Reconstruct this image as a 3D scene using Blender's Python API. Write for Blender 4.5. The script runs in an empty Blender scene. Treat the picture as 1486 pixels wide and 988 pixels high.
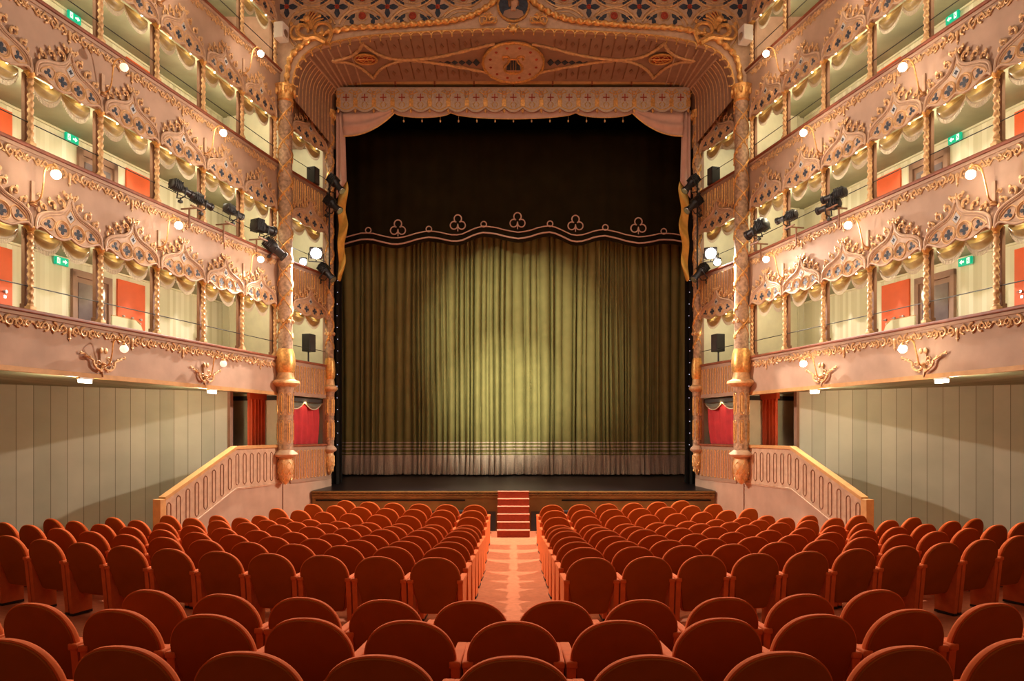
import bpy, bmesh, math, random
from mathutils import Vector, Matrix
random.seed(7)
PI = math.pi
C = bpy.context.scene.collection
SC = bpy.context.scene
F = 1030.0            # focal length in pixels of the 1486 px wide frame
CX, HY, CZ = 745.0, 626.0, 2.4

# ------------------------------------------------------------------ camera
cam = bpy.data.cameras.new('camera'); camo = bpy.data.objects.new('camera', cam); C.objects.link(camo)
camo.location = (0, 0, CZ); camo.rotation_euler = (PI/2, 0, 0)
cam.sensor_width = 36; cam.lens = F/1486*36
cam.shift_y = (HY-494)/1486; cam.shift_x = -(CX-743)/1486
cam.clip_end = 100; cam.clip_start = .05
SC.camera = camo
SC.view_settings.view_transform = 'Standard'
SC.view_settings.look = 'None'
SC.view_settings.gamma = 1
SC.view_settings.use_curve_mapping = False
SC.view_settings.exposure = 0.0
w = bpy.data.worlds.new('world'); SC.world = w; w.use_nodes = True
w.node_tree.nodes['Background'].inputs[0].default_value = (1, .72, .5, 1)
w.node_tree.nodes['Background'].inputs[1].default_value = 0.02

# ------------------------------------------------------------------ lights
def light(kind, loc, energy, color=(1, .75, .5), size=.1, target=None, angle=60, blend=.5, sy=None):
    l = bpy.data.lights.new('light', kind); l.energy = energy; l.color = color
    o = bpy.data.objects.new('light', l); C.objects.link(o); o.location = loc
    if kind == 'AREA':
        l.size = size
        if sy: l.shape = 'RECTANGLE'; l.size_y = sy
    else: l.shadow_soft_size = size
    if kind == 'SPOT': l.spot_size = math.radians(angle); l.spot_blend = blend
    if target is not None:
        o.rotation_euler = (Vector(target)-Vector(loc)).to_track_quat('-Z', 'Y').to_euler()
    return o
# soft stand-in for unseen house lights, then an added fill towards the proscenium
light('AREA', (0, 9.5, 12.6), 270, (1, .80, .62), 7, (0, 10.5, 0), sy=6)
light('AREA', (0, 1.5, 10.5), 120, (1, .80, .60), 4, (0, 14.5, 9.5), sy=2)
# the two floods by the stage boxes, towards the audience
for s in (-1, 1):
    light('SPOT', (s*4.50, 16.35, 6.57), 4000, (1, .84, .70), .08, (-s*2.6, 6.5, -1.0), 122, .35)
# follow spots on the house curtain
light('SPOT', (-5.2, 6.5, 10.2), 11500, (1, .91, .68), .10, (.1, 20, 4.7), 23, .85)
light('SPOT', (5.2, 6.5, 10.2), 17500, (1, .90, .66), .10, (-.35, 20, 3.2), 14.5, 1)

# ------------------------------------------------------------------ materials
def mat(name, col, rough=.6, metal=0, var=.12, scale=6, bump=0, bscale=40, sheen=0, emit=None, estr=0, spec=.3):
    m = bpy.data.materials.new(name); m.use_nodes = True
    nt = m.node_tree; b = nt.nodes['Principled BSDF']
    b.inputs['Roughness'].default_value = rough; b.inputs['Metallic'].default_value = metal
    b.inputs['Specular IOR Level'].default_value = spec
    if sheen: b.inputs['Sheen Weight'].default_value = sheen; b.inputs['Sheen Roughness'].default_value = .4
    if sheen: b.inputs['Sheen Tint'].default_value = (min(1, col[0]*2), min(1, col[1]*2.2), min(1, col[2]*2.5), 1)
    tc = nt.nodes.new('ShaderNodeTexCoord')
    no = nt.nodes.new('ShaderNodeTexNoise'); no.inputs['Scale'].default_value = scale; no.inputs['Detail'].default_value = 4
    nt.links.new(tc.outputs['Object'], no.inputs['Vector'])
    r = nt.nodes.new('ShaderNodeValToRGB')
    r.color_ramp.elements[0].position = .3; r.color_ramp.elements[1].position = .7
    r.color_ramp.elements[0].color = tuple(c*(1-var) for c in col)+(1,)
    r.color_ramp.elements[1].color = tuple(min(1, c*(1+var)) for c in col)+(1,)
    nt.links.new(no.outputs['Fac'], r.inputs['Fac']); nt.links.new(r.outputs['Color'], b.inputs['Base Color'])
    if bump:
        n2 = nt.nodes.new('ShaderNodeTexNoise'); n2.inputs['Scale'].default_value = bscale
        nt.links.new(tc.outputs['Object'], n2.inputs['Vector'])
        bp = nt.nodes.new('ShaderNodeBump'); bp.inputs['Strength'].default_value = bump; bp.inputs['Distance'].default_value = .01
        nt.links.new(n2.outputs['Fac'], bp.inputs['Height']); nt.links.new(bp.outputs['Normal'], b.inputs['Normal'])
    if emit: b.inputs['Emission Color'].default_value = emit+(1,); b.inputs['Emission Strength'].default_value = estr
    return m
def striped(name, cols, width, rough=.7, line=None, lw=.03, axis='X', var=.1, vscale=1.2):
    """vertical boards or stripes: one random tone per strip along the object's own axis, dark joints between"""
    m = bpy.data.materials.new(name); m.use_nodes = True
    nt = m.node_tree; b = nt.nodes['Principled BSDF']; b.inputs['Roughness'].default_value = rough
    b.inputs['Specular IOR Level'].default_value = .25
    N = nt.nodes.new; L = nt.links.new
    tc = N('ShaderNodeTexCoord'); sp = N('ShaderNodeSeparateXYZ'); L(tc.outputs['Object'], sp.inputs[0])
    dv = N('ShaderNodeMath'); dv.operation = 'DIVIDE'; L(sp.outputs[axis], dv.inputs[0]); dv.inputs[1].default_value = width
    fl = N('ShaderNodeMath'); fl.operation = 'FLOOR'; L(dv.outputs[0], fl.inputs[0])
    fr = N('ShaderNodeMath'); fr.operation = 'FRACT'; L(dv.outputs[0], fr.inputs[0])
    wn = N('ShaderNodeTexWhiteNoise'); wn.noise_dimensions = '1D'; L(fl.outputs[0], wn.inputs['W'])
    r = N('ShaderNodeValToRGB'); els = r.color_ramp.elements
    els[0].color = cols[0]+(1,); els[1].color = cols[-1]+(1,)
    L(wn.outputs['Value'], r.inputs['Fac'])
    no = N('ShaderNodeTexNoise'); no.inputs['Scale'].default_value = vscale; no.inputs['Detail'].default_value = 6
    L(tc.outputs['Object'], no.inputs['Vector'])
    mp = N('ShaderNodeMapRange'); mp.inputs[1].default_value = .3; mp.inputs[2].default_value = .7
    mp.inputs[3].default_value = 1-var; mp.inputs[4].default_value = 1+var; L(no.outputs['Fac'], mp.inputs[0])
    mx = N('ShaderNodeMix'); mx.data_type = 'RGBA'; mx.blend_type = 'MULTIPLY'; mx.inputs[0].default_value = 1
    L(r.outputs[0], mx.inputs[6]); L(mp.outputs[0], mx.inputs[7])
    out = mx.outputs[2]
    if line:
        lt = N('ShaderNodeMath'); lt.operation = 'LESS_THAN'; L(fr.outputs[0], lt.inputs[0]); lt.inputs[1].default_value = lw
        m2 = N('ShaderNodeMix'); m2.data_type = 'RGBA'; L(lt.outputs[0], m2.inputs[0]); L(out, m2.inputs[6])
        m2.inputs[7].default_value = line+(1,); out = m2.outputs[2]
    L(out, b.inputs['Base Color'])
    return m
def emis(name, col, s):
    m = bpy.data.materials.new(name); m.use_nodes = True
    b = m.node_tree.nodes['Principled BSDF']; b.inputs['Base Color'].default_value = (.9, .85, .8, 1)
    b.inputs['Emission Color'].default_value = col+(1,); b.inputs['Emission Strength'].default_value = s
    return m

M = {}
M['velvet'] = mat('orange_velvet', (.50, .098, .022), .85, var=.10, scale=9, sheen=.5, spec=.1)
M['velvet_shaded'] = mat('orange_velvet_shaded', (.25, .062, .008), .9, var=.12, scale=3, sheen=.05, spec=.1)  # same velvet darkened: shade on the chair backs is put into the colour
M['arm'] = mat('orange_velvet_arm', (.56, .125, .035), .8, var=.1, scale=12, sheen=.5, spec=.1)
M['black_base'] = mat('black_foot', (.02, .015, .012), .6)
M['carpet'] = mat('orange_carpet', (.52, .175, .085), .95, var=.10, scale=14, bump=.3, bscale=220, spec=.05)
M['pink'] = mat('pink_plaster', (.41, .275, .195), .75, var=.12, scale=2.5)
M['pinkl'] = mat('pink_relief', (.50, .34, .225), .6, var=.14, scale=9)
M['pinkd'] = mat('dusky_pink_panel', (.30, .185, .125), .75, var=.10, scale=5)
M['gold'] = mat('gilding', (.66, .37, .12), .38, metal=.55, var=.25, scale=22)
M['goldp'] = mat('pale_gilding', (.62, .39, .19), .5, metal=.25, var=.2, scale=18)
M['wood'] = mat('red_brown_rail', (.22, .065, .03), .45, var=.2, scale=8)
M['woodl'] = mat('light_wood_strip', (.50, .27, .10), .55, var=.12, scale=8)
M['jamb'] = mat('brown_jamb', (.24, .12, .065), .6, var=.15, scale=8)
M['blue'] = mat('slate_blue_inlay', (.035, .045, .065), .6, var=.3, scale=18)
M['paleblue'] = mat('pale_blue_inlay', (.50, .50, .50), .6, var=.1)
M['rose'] = mat('red_rose_paint', (.33, .05, .025), .6, var=.25, scale=18)
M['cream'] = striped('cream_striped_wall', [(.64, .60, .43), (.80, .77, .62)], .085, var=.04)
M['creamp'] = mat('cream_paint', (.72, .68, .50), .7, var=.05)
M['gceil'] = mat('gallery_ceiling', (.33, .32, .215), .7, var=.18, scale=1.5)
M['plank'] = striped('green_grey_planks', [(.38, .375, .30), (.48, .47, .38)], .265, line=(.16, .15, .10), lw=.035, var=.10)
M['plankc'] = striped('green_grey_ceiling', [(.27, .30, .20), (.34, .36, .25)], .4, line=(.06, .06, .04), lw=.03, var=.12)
M['door'] = mat('orange_door', (.72, .115, .03), .5, var=.08, scale=3)
M['doorb'] = mat('brown_door', (.30, .17, .12), .5, var=.1)
M['glass'] = mat('dark_door_glass', (.16, .12, .13), .15, var=.2, spec=.8)
M['swag'] = mat('olive_gold_satin', (.38, .295, .115), .4, var=.2, scale=8, sheen=.2, spec=.5)
M['fringe'] = mat('pale_fringe', (.55, .48, .35), .6, var=.15, scale=60)
M['black'] = mat('black_metal', (.014, .013, .014), .45, var=.2, spec=.5)
M['blackc'] = mat('black_cloth', (.008, .008, .007), .9, var=.2)
M['steel'] = mat('steel', (.5, .5, .52), .3, metal=.9)
M['white'] = mat('white_plastic', (.75, .73, .68), .5, var=.05)
M['signg'] = mat('sign_green', (.0, .30, .16), .4, var=.03, emit=(0, .5, .28), estr=.6)
M['signw'] = mat('sign_white', (.8, .8, .8), .4, var=.03, emit=(.8, 1, .9), estr=.9)
M['globe'] = emis('lit_globe', (1, .86, .68), 34)
M['globed'] = mat('dim_globe', (.85, .75, .65), .2, var=.05, emit=(1, .8, .6), estr=1.0)
M['bulb'] = emis('lit_bulb', (1, .76, .36), 42)
M['flood'] = emis('flood_lens', (1, .95, .9), 60)
M['tube'] = emis('lit_tube', (1, .85, .62), 26)
M['lens'] = mat('silver_lens', (.6, .62, .68), .12, metal=.8, var=.1)
M['pelmet'] = mat('embroidered_pelmet', (.46, .38, .30), .75, var=.14, scale=25)
M['swagp'] = mat('pink_white_satin', (.52, .33, .26), .5, var=.08, scale=5, sheen=.2)
M['ylin'] = mat('mustard_lining', (.60, .36, .07), .6, var=.12, scale=9)
M['greenv'] = mat('olive_green_velvet', (.190, .180, .068), .8, var=.10, scale=3, sheen=.2, spec=.1)
M['border'] = mat('shaded_border_velvet', (.016, .012, .005), .9, var=.2, scale=2, sheen=.05, spec=.05)  # weak light above the spot pool is put into this darker colour
M['braid'] = mat('grey_beige_braid', (.50, .41, .33), .8, var=.15, scale=30)
M['piping'] = mat('cream_pink_piping', (.58, .40, .32), .6, var=.1, scale=20)
M['redc'] = mat('crimson_curtain', (.42, .025, .03), .7, var=.15, scale=5, sheen=.3)
M['orangec'] = mat('orange_red_curtain', (.42, .06, .015), .75, var=.15, scale=5, sheen=.3)
M['greys'] = mat('grey_green_swag', (.16, .15, .11), .6, var=.15, scale=6)
M['deck'] = mat('dark_stage_boards', (.010, .007, .008), .35, var=.4, scale=2, spec=.25)
M['stagew'] = mat('gilt_brown_wood', (.20, .115, .035), .5, var=.2, scale=3)
M['stepc'] = mat('red_step_carpet', (.27, .045, .02), .95, var=.1, scale=20)
M['stepn'] = mat('pale_step_nosing', (.60, .22, .13), .8, var=.1, scale=20)
M['skin'] = mat('painted_flesh', (.52, .30, .18), .7, var=.15, scale=12)
M['hair'] = mat('painted_brown_hair', (.22, .10, .04), .7, var=.3, scale=25)
M['recess'] = mat('dark_recess', (.05, .045, .04), .8)
M['colm'] = mat('mottled_gilt_pink', (.38, .255, .165), .55, metal=.15, var=.42, scale=16, bump=.5, bscale=45)
M['halld'] = mat('auditorium_plaster', (.42, .25, .18), .8)

# ------------------------------------------------------------------ mesh helpers
class B:
    def __init__(s): s.bm = bmesh.new()
    def box(s, x0, x1, y0, y1, z0, z1, bev=0, seg=2):
        r = bmesh.ops.create_cube(s.bm, size=1)
        for v in r['verts']:
            v.co = Vector(((x0+x1)/2+v.co.x*(x1-x0), (y0+y1)/2+v.co.y*(y1-y0), (z0+z1)/2+v.co.z*(z1-z0)))
        if bev:
            es = list({e for v in r['verts'] for e in v.link_edges})
            bmesh.ops.bevel(s.bm, geom=es, offset=bev, segments=seg, affect='EDGES', profile=.6)
        return s
    def lathe(s, prof, cx=0, cy=0, n=20, axis='z', z0=0):
        rings = []
        for r, z in prof:
            ring = []
            for i in range(n):
                a = 2*PI*i/n
                if axis == 'z': p = (cx+r*math.cos(a), cy+r*math.sin(a), z0+z)
                elif axis == 'y': p = (cx+r*math.cos(a), cy+z, z0+r*math.sin(a))
                else: p = (cx+z, cy+r*math.cos(a), z0+r*math.sin(a))
                ring.append(s.bm.verts.new(p))
            rings.append(ring)
        for a, b in zip(rings, rings[1:]):
            for i in range(n):
                s.bm.faces.new((a[i], a[(i+1) % n], b[(i+1) % n], b[i]))
        s.bm.faces.new(rings[0]); s.bm.faces.new(rings[-1])
        return s
    def tube(s, pts, r, n=6, lobes=0, twist=0, amp=.25, closed=False):
        P = [Vector(p) for p in pts]; m = len(P)
        R = r if isinstance(r, (list, tuple)) else [r]*m
        T = []
        for i in range(m):
            a = P[i-1] if (i > 0 or closed) else P[i]; b = P[(i+1) % m] if (i < m-1 or closed) else P[i]
            t = (b-a); T.append(t.normalized() if t.length > 1e-9 else Vector((0, 0, 1)))
        up = Vector((0, 0, 1)) if abs(T[0].z) < .9 else Vector((0, 1, 0))
        nrm = (up-T[0]*up.dot(T[0])).normalized(); d = 0; rings = []
        for i in range(m):
            nrm = (nrm-T[i]*nrm.dot(T[i])); nrm.normalize(); bn = T[i].cross(nrm)
            if i: d += (P[i]-P[i-1]).length
            ring = []
            for k in range(n):
                a = 2*PI*k/n; rr = R[i]*(1+(amp*math.cos(lobes*a+twist*d) if lobes else 0))
                ring.append(s.bm.verts.new(P[i]+nrm*math.cos(a)*rr+bn*math.sin(a)*rr))
            rings.append(ring)
        for i in range(m-1+(1 if closed else 0)):
            a, b = rings[i], rings[(i+1) % m]
            for k in range(n): s.bm.faces.new((a[k], a[(k+1) % n], b[(k+1) % n], b[k]))
        if not closed: s.bm.faces.new(rings[0]); s.bm.faces.new(rings[-1])
        return s
    def prism(s, poly, y0, y1, plane='xz'):
        """closed outline extruded along the third axis"""
        def p(a, b, c): return (a, c, b) if plane == 'xz' else ((a, b, c) if plane == 'xy' else (c, a, b))
        v0 = [s.bm.verts.new(p(a, b, y0)) for a, b in poly]; v1 = [s.bm.verts.new(p(a, b, y1)) for a, b in poly]
        s.bm.faces.new(v0); s.bm.faces.new(list(reversed(v1)))
        n = len(poly)
        for i in range(n): s.bm.faces.new((v0[i], v0[(i+1) % n], v1[(i+1) % n], v1[i]))
        return s
    def grid(s, fn, nu, nv, thick=0):
        g = [[s.bm.verts.new(fn(i/nu, j/nv)) for j in range(nv+1)] for i in range(nu+1)]
        for i in range(nu):
            for j in range(nv): s.bm.faces.new((g[i][j], g[i+1][j], g[i+1][j+1], g[i][j+1]))
        return s
    def quad(s, *p):
        s.bm.faces.new([s.bm.verts.new(q) for q in p]); return s
    def sph(s, c, r, sc=(1, 1, 1), u=10, v=7):
        q = bmesh.ops.create_uvsphere(s.bm, u_segments=u, v_segments=v, radius=r)
        for t in q['verts']: t.co = Vector((c[0]+t.co.x*sc[0], c[1]+t.co.y*sc[1], c[2]+t.co.z*sc[2]))
        return s
    def xf(s, m):
        bmesh.ops.transform(s.bm, matrix=m, verts=s.bm.verts); return s
    def build(s, name, m, parent=None, smooth=False, solid=0, loc=None, rz=0):
        bmesh.ops.recalc_face_normals(s.bm, faces=s.bm.faces)
        me = bpy.data.meshes.new(name); s.bm.to_mesh(me); s.bm.free()
        me.materials.append(M[m] if isinstance(m, str) else m)
        if smooth:
            for p in me.polygons: p.use_smooth = True
            try: me.set_sharp_from_angle(angle=math.radians(40))
            except Exception: pass
        o = bpy.data.objects.new(name, me); C.objects.link(o)
        if parent: o.parent = parent
        if loc: o.location = loc
        o.rotation_euler.z = rz
        if solid:
            md = o.modifiers.new('thickness', 'SOLIDIFY'); md.thickness = solid; md.offset = 0
        return o
def thing(name, label, cat, loc=(0, 0, 0), rz=0, group=None):
    o = bpy.data.objects.new(name, None); C.objects.link(o); o.location = loc; o.rotation_euler.z = rz
    o['label'] = label; o['category'] = cat
    o.empty_display_size = .1
    if group: o['group'] = group
    return o
def tag(o, label, cat, group=None, kind=None):
    o['label'] = label; o['category'] = cat
    if group: o['group'] = group
    if kind: o['kind'] = kind
    return o
def struct(o, label=None):
    o['kind'] = 'structure'
    if label: o['label'] = label
    return o
KIDS = {}
def freeze(root):
    def walk(o): return [(c, walk(c)) for c in C.objects if c.parent == o]
    KIDS[root.name] = walk(root)
def dup(root, loc, rz=0, label=None, group=None, scale=None):
    if root.name not in KIDS: freeze(root)
    def cp(o, kids, par):
        n = o.copy(); C.objects.link(n); n.parent = par
        for c, k in kids: cp(c, k, n)
        return n
    r = cp(root, KIDS[root.name], None)
    r.location = loc; r.rotation_euler.z = rz
    if scale: r.scale = scale
    if label: r['label'] = label
    if group: r['group'] = group
    return r
class Proto:
    """first placement moves the built thing itself, later ones copy it"""
    def __init__(s, o): s.o = o; s.used = False; freeze(o)
    def put(s, loc, rz, label, group=None, scale=None):
        if not s.used:
            s.used = True; o = s.o; o.location = loc; o.rotation_euler.z = rz; o['label'] = label
            if group: o['group'] = group
            if scale: o.scale = scale
            return o
        return dup(s.o, loc, rz, label, group, scale or (1, 1, 1))
ORD = ['nearest', 'second', 'third', 'fourth', 'fifth', 'sixth', 'seventh', 'eighth', 'ninth', 'tenth', 'eleventh', 'twelfth', 'thirteenth', 'fourteenth', 'fifteenth']
SIDE = {-1: 'left', 1: 'right'}
def spiral(cx, cz, r, turns, a0, d=1, y=0, n=18, r1=.15):
    return [(cx+r*(1-(1-r1)*i/n)*math.cos(a0+d*turns*2*PI*i/n), y, cz+r*(1-(1-r1)*i/n)*math.sin(a0+d*turns*2*PI*i/n)) for i in range(n+1)]
def taper(n, a, b): return [a+(b-a)*i/(n-1) for i in range(n)]
def smooth_pts(pts, k=4):
    """Catmull-Rom through 2-D or 3-D points"""
    P = [Vector(p) for p in pts]; out = []
    for i in range(len(P)-1):
        a = P[max(i-1, 0)]; b = P[i]; c = P[i+1]; d = P[min(i+2, len(P)-1)]
        for j in range(k):
            t = j/k
            out.append(.5*((2*b)+(c-a)*t+(2*a-5*b+4*c-d)*t*t+(3*b-a-3*c+d)*t**3))
    out.append(P[-1]); return [tuple(v) for v in out]
def quatrefoil(cx, cz, r, rot=0, lobes=4, n=5):
    pts = []
    for k in range(lobes):
        a = rot+2*PI*k/lobes
        q = PI/lobes
        pts += [(cx+r*.20*math.cos(a-q), cz+r*.20*math.sin(a-q))]
        lx, lz = cx+r*.62*math.cos(a), cz+r*.62*math.sin(a)
        for j in range(n):
            b = a-PI*.66+PI*1.32*j/(n-1)
            pts.append((lx+r*.38*math.cos(b), lz+r*.38*math.sin(b)))
    return pts
def petals(cx, cz, r, rot=0, lobes=4):
    pts = []
    for k in range(lobes):
        a = rot+2*PI*k/lobes; q = PI/lobes
        for f, rr in ((-1, .20), (-.55, .66), (-.2, .90), (0, 1.05), (.2, .90), (.55, .66)):
            pts.append((cx+r*rr*math.cos(a+q*f), cz+r*rr*math.sin(a+q*f)))
    return pts
def W(px, py, Y):
    """world x,z of a photo pixel on the plane at depth Y"""
    return ((px-CX)*Y/F, CZ+(HY-py)*Y/F)

# ------------------------------------------------------------------ side-wall frame
AL = math.atan(.228); CA, SA = math.cos(AL), math.sin(AL)
OX, OY = 5.125, 15.9
class Frame:
    """local x runs along the wall, local y points into the hall; sg turns 'u' into local x"""
    def __init__(s, side, ox, oy, nx, ny, sg):
        s.side = side; s.o = (side*ox, oy); n = Vector((-side*nx, ny)).normalized(); s.n = n
        s.x = Vector((n.y, -n.x)); s.rz = math.atan2(s.x.y, s.x.x); s.sg = sg*(-side)
    def P(s, u, n, z):
        x = s.sg*u
        return (s.o[0]+s.x.x*x+s.n.x*n, s.o[1]+s.x.y*x+s.n.y*n, z)
GAL = {s: Frame(s, OX, OY, CA, -SA, 1) for s in (-1, 1)}
R = [4.05, 6.28, 8.33, 10.42]       # rail heights of the balconies
CT = [5.17, 7.27, 9.27, 11.36]      # column tops
CEI = [5.36, 7.50, 9.60, 11.75]
PITCH = 1.21; U0 = .36
UC = [U0+PITCH*j for j in range(8)]
ULEN = UC[-1]+.2
TIER = ['first', 'second', 'third', 'top']

# ------------------------------------------------------------------ floor
ROWS = [  # depth of the row at the aisle, drop below the eye, radius
    (14.48, 1.504, 9.0), (13.66, 1.525, 9.4), (12.84, 1.556, 9.8), (12.02, 1.593, 10.4), (11.20, 1.528, 11.0),
    (10.38, 1.461, 12.0), (9.56, 1.426, 13.0), (8.74, 1.366, 14.0), (7.92, 1.302, 15.0), (7.10, 1.268, 16.0)]
BACK = [(4.74, 1.137, 12.0), (3.88, 1.043, 12.0), (2.98, .952, 12.0)]
SH = .86
knots = sorted([(y, CZ-h-SH) for y, h, r in ROWS+BACK])
knots = [(-4.5, knots[0][1]+.50), (knots[0][0]-.9, knots[0][1]+.09)]+knots+[(18, .03)]
def rad_of(Y0):
    ks = sorted([(y, r) for y, h, r in ROWS+BACK]); 
    if Y0 <= ks[0][0]: return ks[0][1]
    for (a, ra), (b, rb) in zip(ks, ks[1:]):
        if a <= Y0 <= b: return ra+(rb-ra)*(Y0-a)/(b-a)
    return ks[-1][1]
def zk(y):
    for (a, za), (b, zb) in zip(knots, knots[1:]):
        if a <= y <= b: return za+(zb-za)*(y-a)/(b-a)
    return knots[0][1] if y < knots[0][0] else knots[-1][1]
def floor_z(x, y):
    Y0 = y
    for _ in range(12):
        r = rad_of(Y0); xx = min(abs(x), r*.95); Y0 = y-(r-math.sqrt(r*r-xx*xx))
    return zk(max(-4.4, Y0))+.0018*min(x*x, 40)
b = B(); b.grid(lambda u, v: (-11.5+23*u, -4.2+22.0*v, floor_z(-11.5+23*u, -4.2+22.0*v)), 92, 110)
struct(b.build('floor', 'carpet', smooth=True))

# ------------------------------------------------------------------ room shell
b = B(); b.box(-11.5, 11.5, -4.3, 15.75, 13.0, 13.2); struct(b.build('ceiling', 'halld'))
b = B(); b.box(-11.5, 11.5, -4.4, -4.2, -.2, 13.2); struct(b.build('wall_rear', 'halld'))
b = B(); b.box(-11.5, -5.0, 16.0, 16.1, 10.0, 13.2); b.box(5.0, 11.5, 16.0, 16.1, 10.0, 13.2); struct(b.build('wall_front', 'halld'))
for s in (-1, 1):
    nm = SIDE[s]
    # ground-floor plank wall
    p0, p1 = (s*6.12, 15.2), (s*10.6, 11.776)
    L = math.hypot(p1[0]-p0[0], p1[1]-p0[1]); rz = math.atan2(p1[1]-p0[1], p1[0]-p0[0])
    b = B(); b.box(0, L, -.04 if s < 0 else -.04, .04, -.3, 3.25)
    struct(b.build('wall_'+nm, 'plank', loc=(p0[0], p0[1], 0), rz=rz))
    b = B(); b.box(0, 16.2, -.05, .05, -.3, 3.25); struct(b.build('wall_'+nm+'_rear', 'plank', loc=(s*10.6, -4.3, 0), rz=PI/2))
    # dark passage beside the plank wall, its back wall and jamb
    b = B(); b.box(min(s*4.9, s*9), max(s*4.9, s*9), 17.9, 18.0, -.2, 3.3); struct(b.build('wall_'+nm+'_passage', 'plank'))
    b = B(); b.box(min(s*6.05, s*6.17), max(s*6.05, s*6.17), 15.16, 15.32, 0, 3.25); struct(b.build('trim_passage_'+nm, 'doorb'))
    # gallery floors and ceilings, back wall
    g = GAL[s]
    for k in range(4):
        b = B(); x0, x1 = sorted((g.sg*-.2, g.sg*ULEN))
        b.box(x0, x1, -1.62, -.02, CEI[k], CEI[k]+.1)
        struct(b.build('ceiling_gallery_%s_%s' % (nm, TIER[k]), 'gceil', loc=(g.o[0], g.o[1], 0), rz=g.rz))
        x0, x1 = sorted((g.sg*0, g.sg*ULEN))
        b = B(); b.box(x0, x1, -1.60, -1.57, CEI[k]-.035, CEI[k]-.001)
        struct(b.build('trim_cornice_%s_%s' % (nm, TIER[k]), 'creamp', loc=(g.o[0], g.o[1], 0), rz=g.rz))
    x0, x1 = sorted((g.sg*-.3, g.sg*ULEN))
    b = B(); b.box(x0, x1, -1.70, -1.6, 3.3, 13)
    struct(b.build('wall_gallery_'+nm, 'cream', loc=(g.o[0], g.o[1], 0), rz=g.rz))
    x0, x1 = sorted((g.sg*-.05, g.sg*-.25))
    b = B(); b.box(x0, x1, -1.6, -.15, 3.3, 13)
    struct(b.build('wall_gallery_end_'+nm, 'cream', loc=(g.o[0], g.o[1], 0), rz=g.rz))
    # ceiling under the first balcony
    b = B()
    A = g.P(-.1, -.05, 0); D = g.P(ULEN+3, -.05, 0)
    poly = [(A[0], A[1]), (D[0], D[1]), (s*11.4, D[1]), (s*11.4, 17.9), (s*4.9, 17.9)]
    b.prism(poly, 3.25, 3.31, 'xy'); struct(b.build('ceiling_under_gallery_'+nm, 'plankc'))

# ------------------------------------------------------------------ balcony fronts
def frieze_bm():
    b = B()
    for sx in (-1, 1):
        for i, (x, r) in enumerate([(.115, .070), (.265, .078), (.41, .068), (.53, .045)]):
            d = 1 if i % 2 else -1
            p = [(sx*q[0], q[1], q[2]) for q in spiral(x, 0, r, 1.25, PI*(.5 if i % 2 else 1.5), d, .012, 14)]
            b.tube(p, taper(len(p), .017, .011), 5)
            b.tube([(sx*(x-.07), .012, .05*d), (sx*x, .014, r*d*-1.05), (sx*(x+.07), .012, .04*d)], .010, 5)
            b.sph((sx*(x+.065), .014, .03*d), .022, (1.3, .5, .8), 6, 4)
    b.sph((0, .018, 0), .035, (1, .5, 1.2), 8, 5)
    b.tube([(0, .012, -.03), (0, .014, -.10), (0, .010, -.16)], [.022, .014, .006], 6)
    b.sph((0, .014, -.12), .020, (1.6, .5, .7), 6, 4)
    return b
frieze = None
def balcony(s, k):
    global frieze
    g = GAL[s]; nm = SIDE[s]
    t = thing('balcony_front', 'pink plaster %s balcony front with gilded scrollwork on the %s' % (TIER[k], nm), 'balcony', (g.o[0], g.o[1], 0), g.rz, 'balcony fronts')
    x0, x1 = sorted((0, g.sg*ULEN)); z0 = 3.27 if k == 0 else CT[k-1]+.02; z1 = R[k]
    b = B(); b.box(x0, x1, -.07, 0, z0, z1-.07); b.box(x0, x1, -.07, .025, z1-.10, z1-.05, .01); b.build('fascia', 'pink', t)
    b = B(); b.box(x0, x1, -.11, .05, z1-.05, z1, .015); b.build('handrail', 'wood', t)
    if k == 0:
        b = B(); b.box(x0, x1, -.07, .012, 3.20, 3.268); b.build('lower_moulding', 'woodl', t)
    else:
        b = B(); b.box(x0, x1, -.40, -.07, z1-.84, z1-.80); b.build('floor_edge', 'gceil', t)
    for j in range(7):
        u = UC[j]+PITCH/2; zz = z1-.19
        for uu in ((u,) if k else (u, )):
            if frieze is None:
                frieze = frieze_bm().build('scroll_frieze', 'goldp', t); o = frieze
            else: o = frieze.copy(); C.objects.link(o); o.parent = t
            o.location = (g.sg*uu, 0, zz)
    return t
for s in (-1, 1):
    for k in range(4): balcony(s, k)
    g = GAL[s]
    b = B(); b.box(*sorted((0, g.sg*ULEN)), -.07, 0, CT[3]+.02, 13.0)
    struct(b.build('wall_upper_'+SIDE[s], 'pink', loc=(g.o[0], g.o[1], 0), rz=g.rz))

# ------------------------------------------------------------------ twisted columns
def make_column(h):
    t = thing('twisted_column', 'x', 'column')
    n = 72; pts = [(0, 0, .10+(h-.19)*i/n) for i in range(n+1)]
    B().tube(pts, .034, 10, lobes=2, twist=62, amp=.26).build('shaft', 'goldp', t, smooth=True)
    b = B(); b.box(-.05, .05, -.05, .05, 0, .05, .008); b.lathe([(.048, .05), (.05, .06), (.036, .085), (.040, .10)], n=12); b.build('base', 'goldp', t, smooth=True)
    b = B(); b.lathe([(.036, h-.10), (.045, h-.09), (.036, h-.075), (.062, h-.03), (.066, h-.02)], n=12); b.box(-.06, .06, -.06, .06, h-.025, h, .005); b.build('capital', 'gold', t, smooth=True)
    b = B(); b.box(-.035, .035, -.115, -.055, 0, h, .006); b.box(-.045, .045, -.135, -.055, 0, .09, .01); b.build('jamb', 'jamb', t)
    return t
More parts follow.
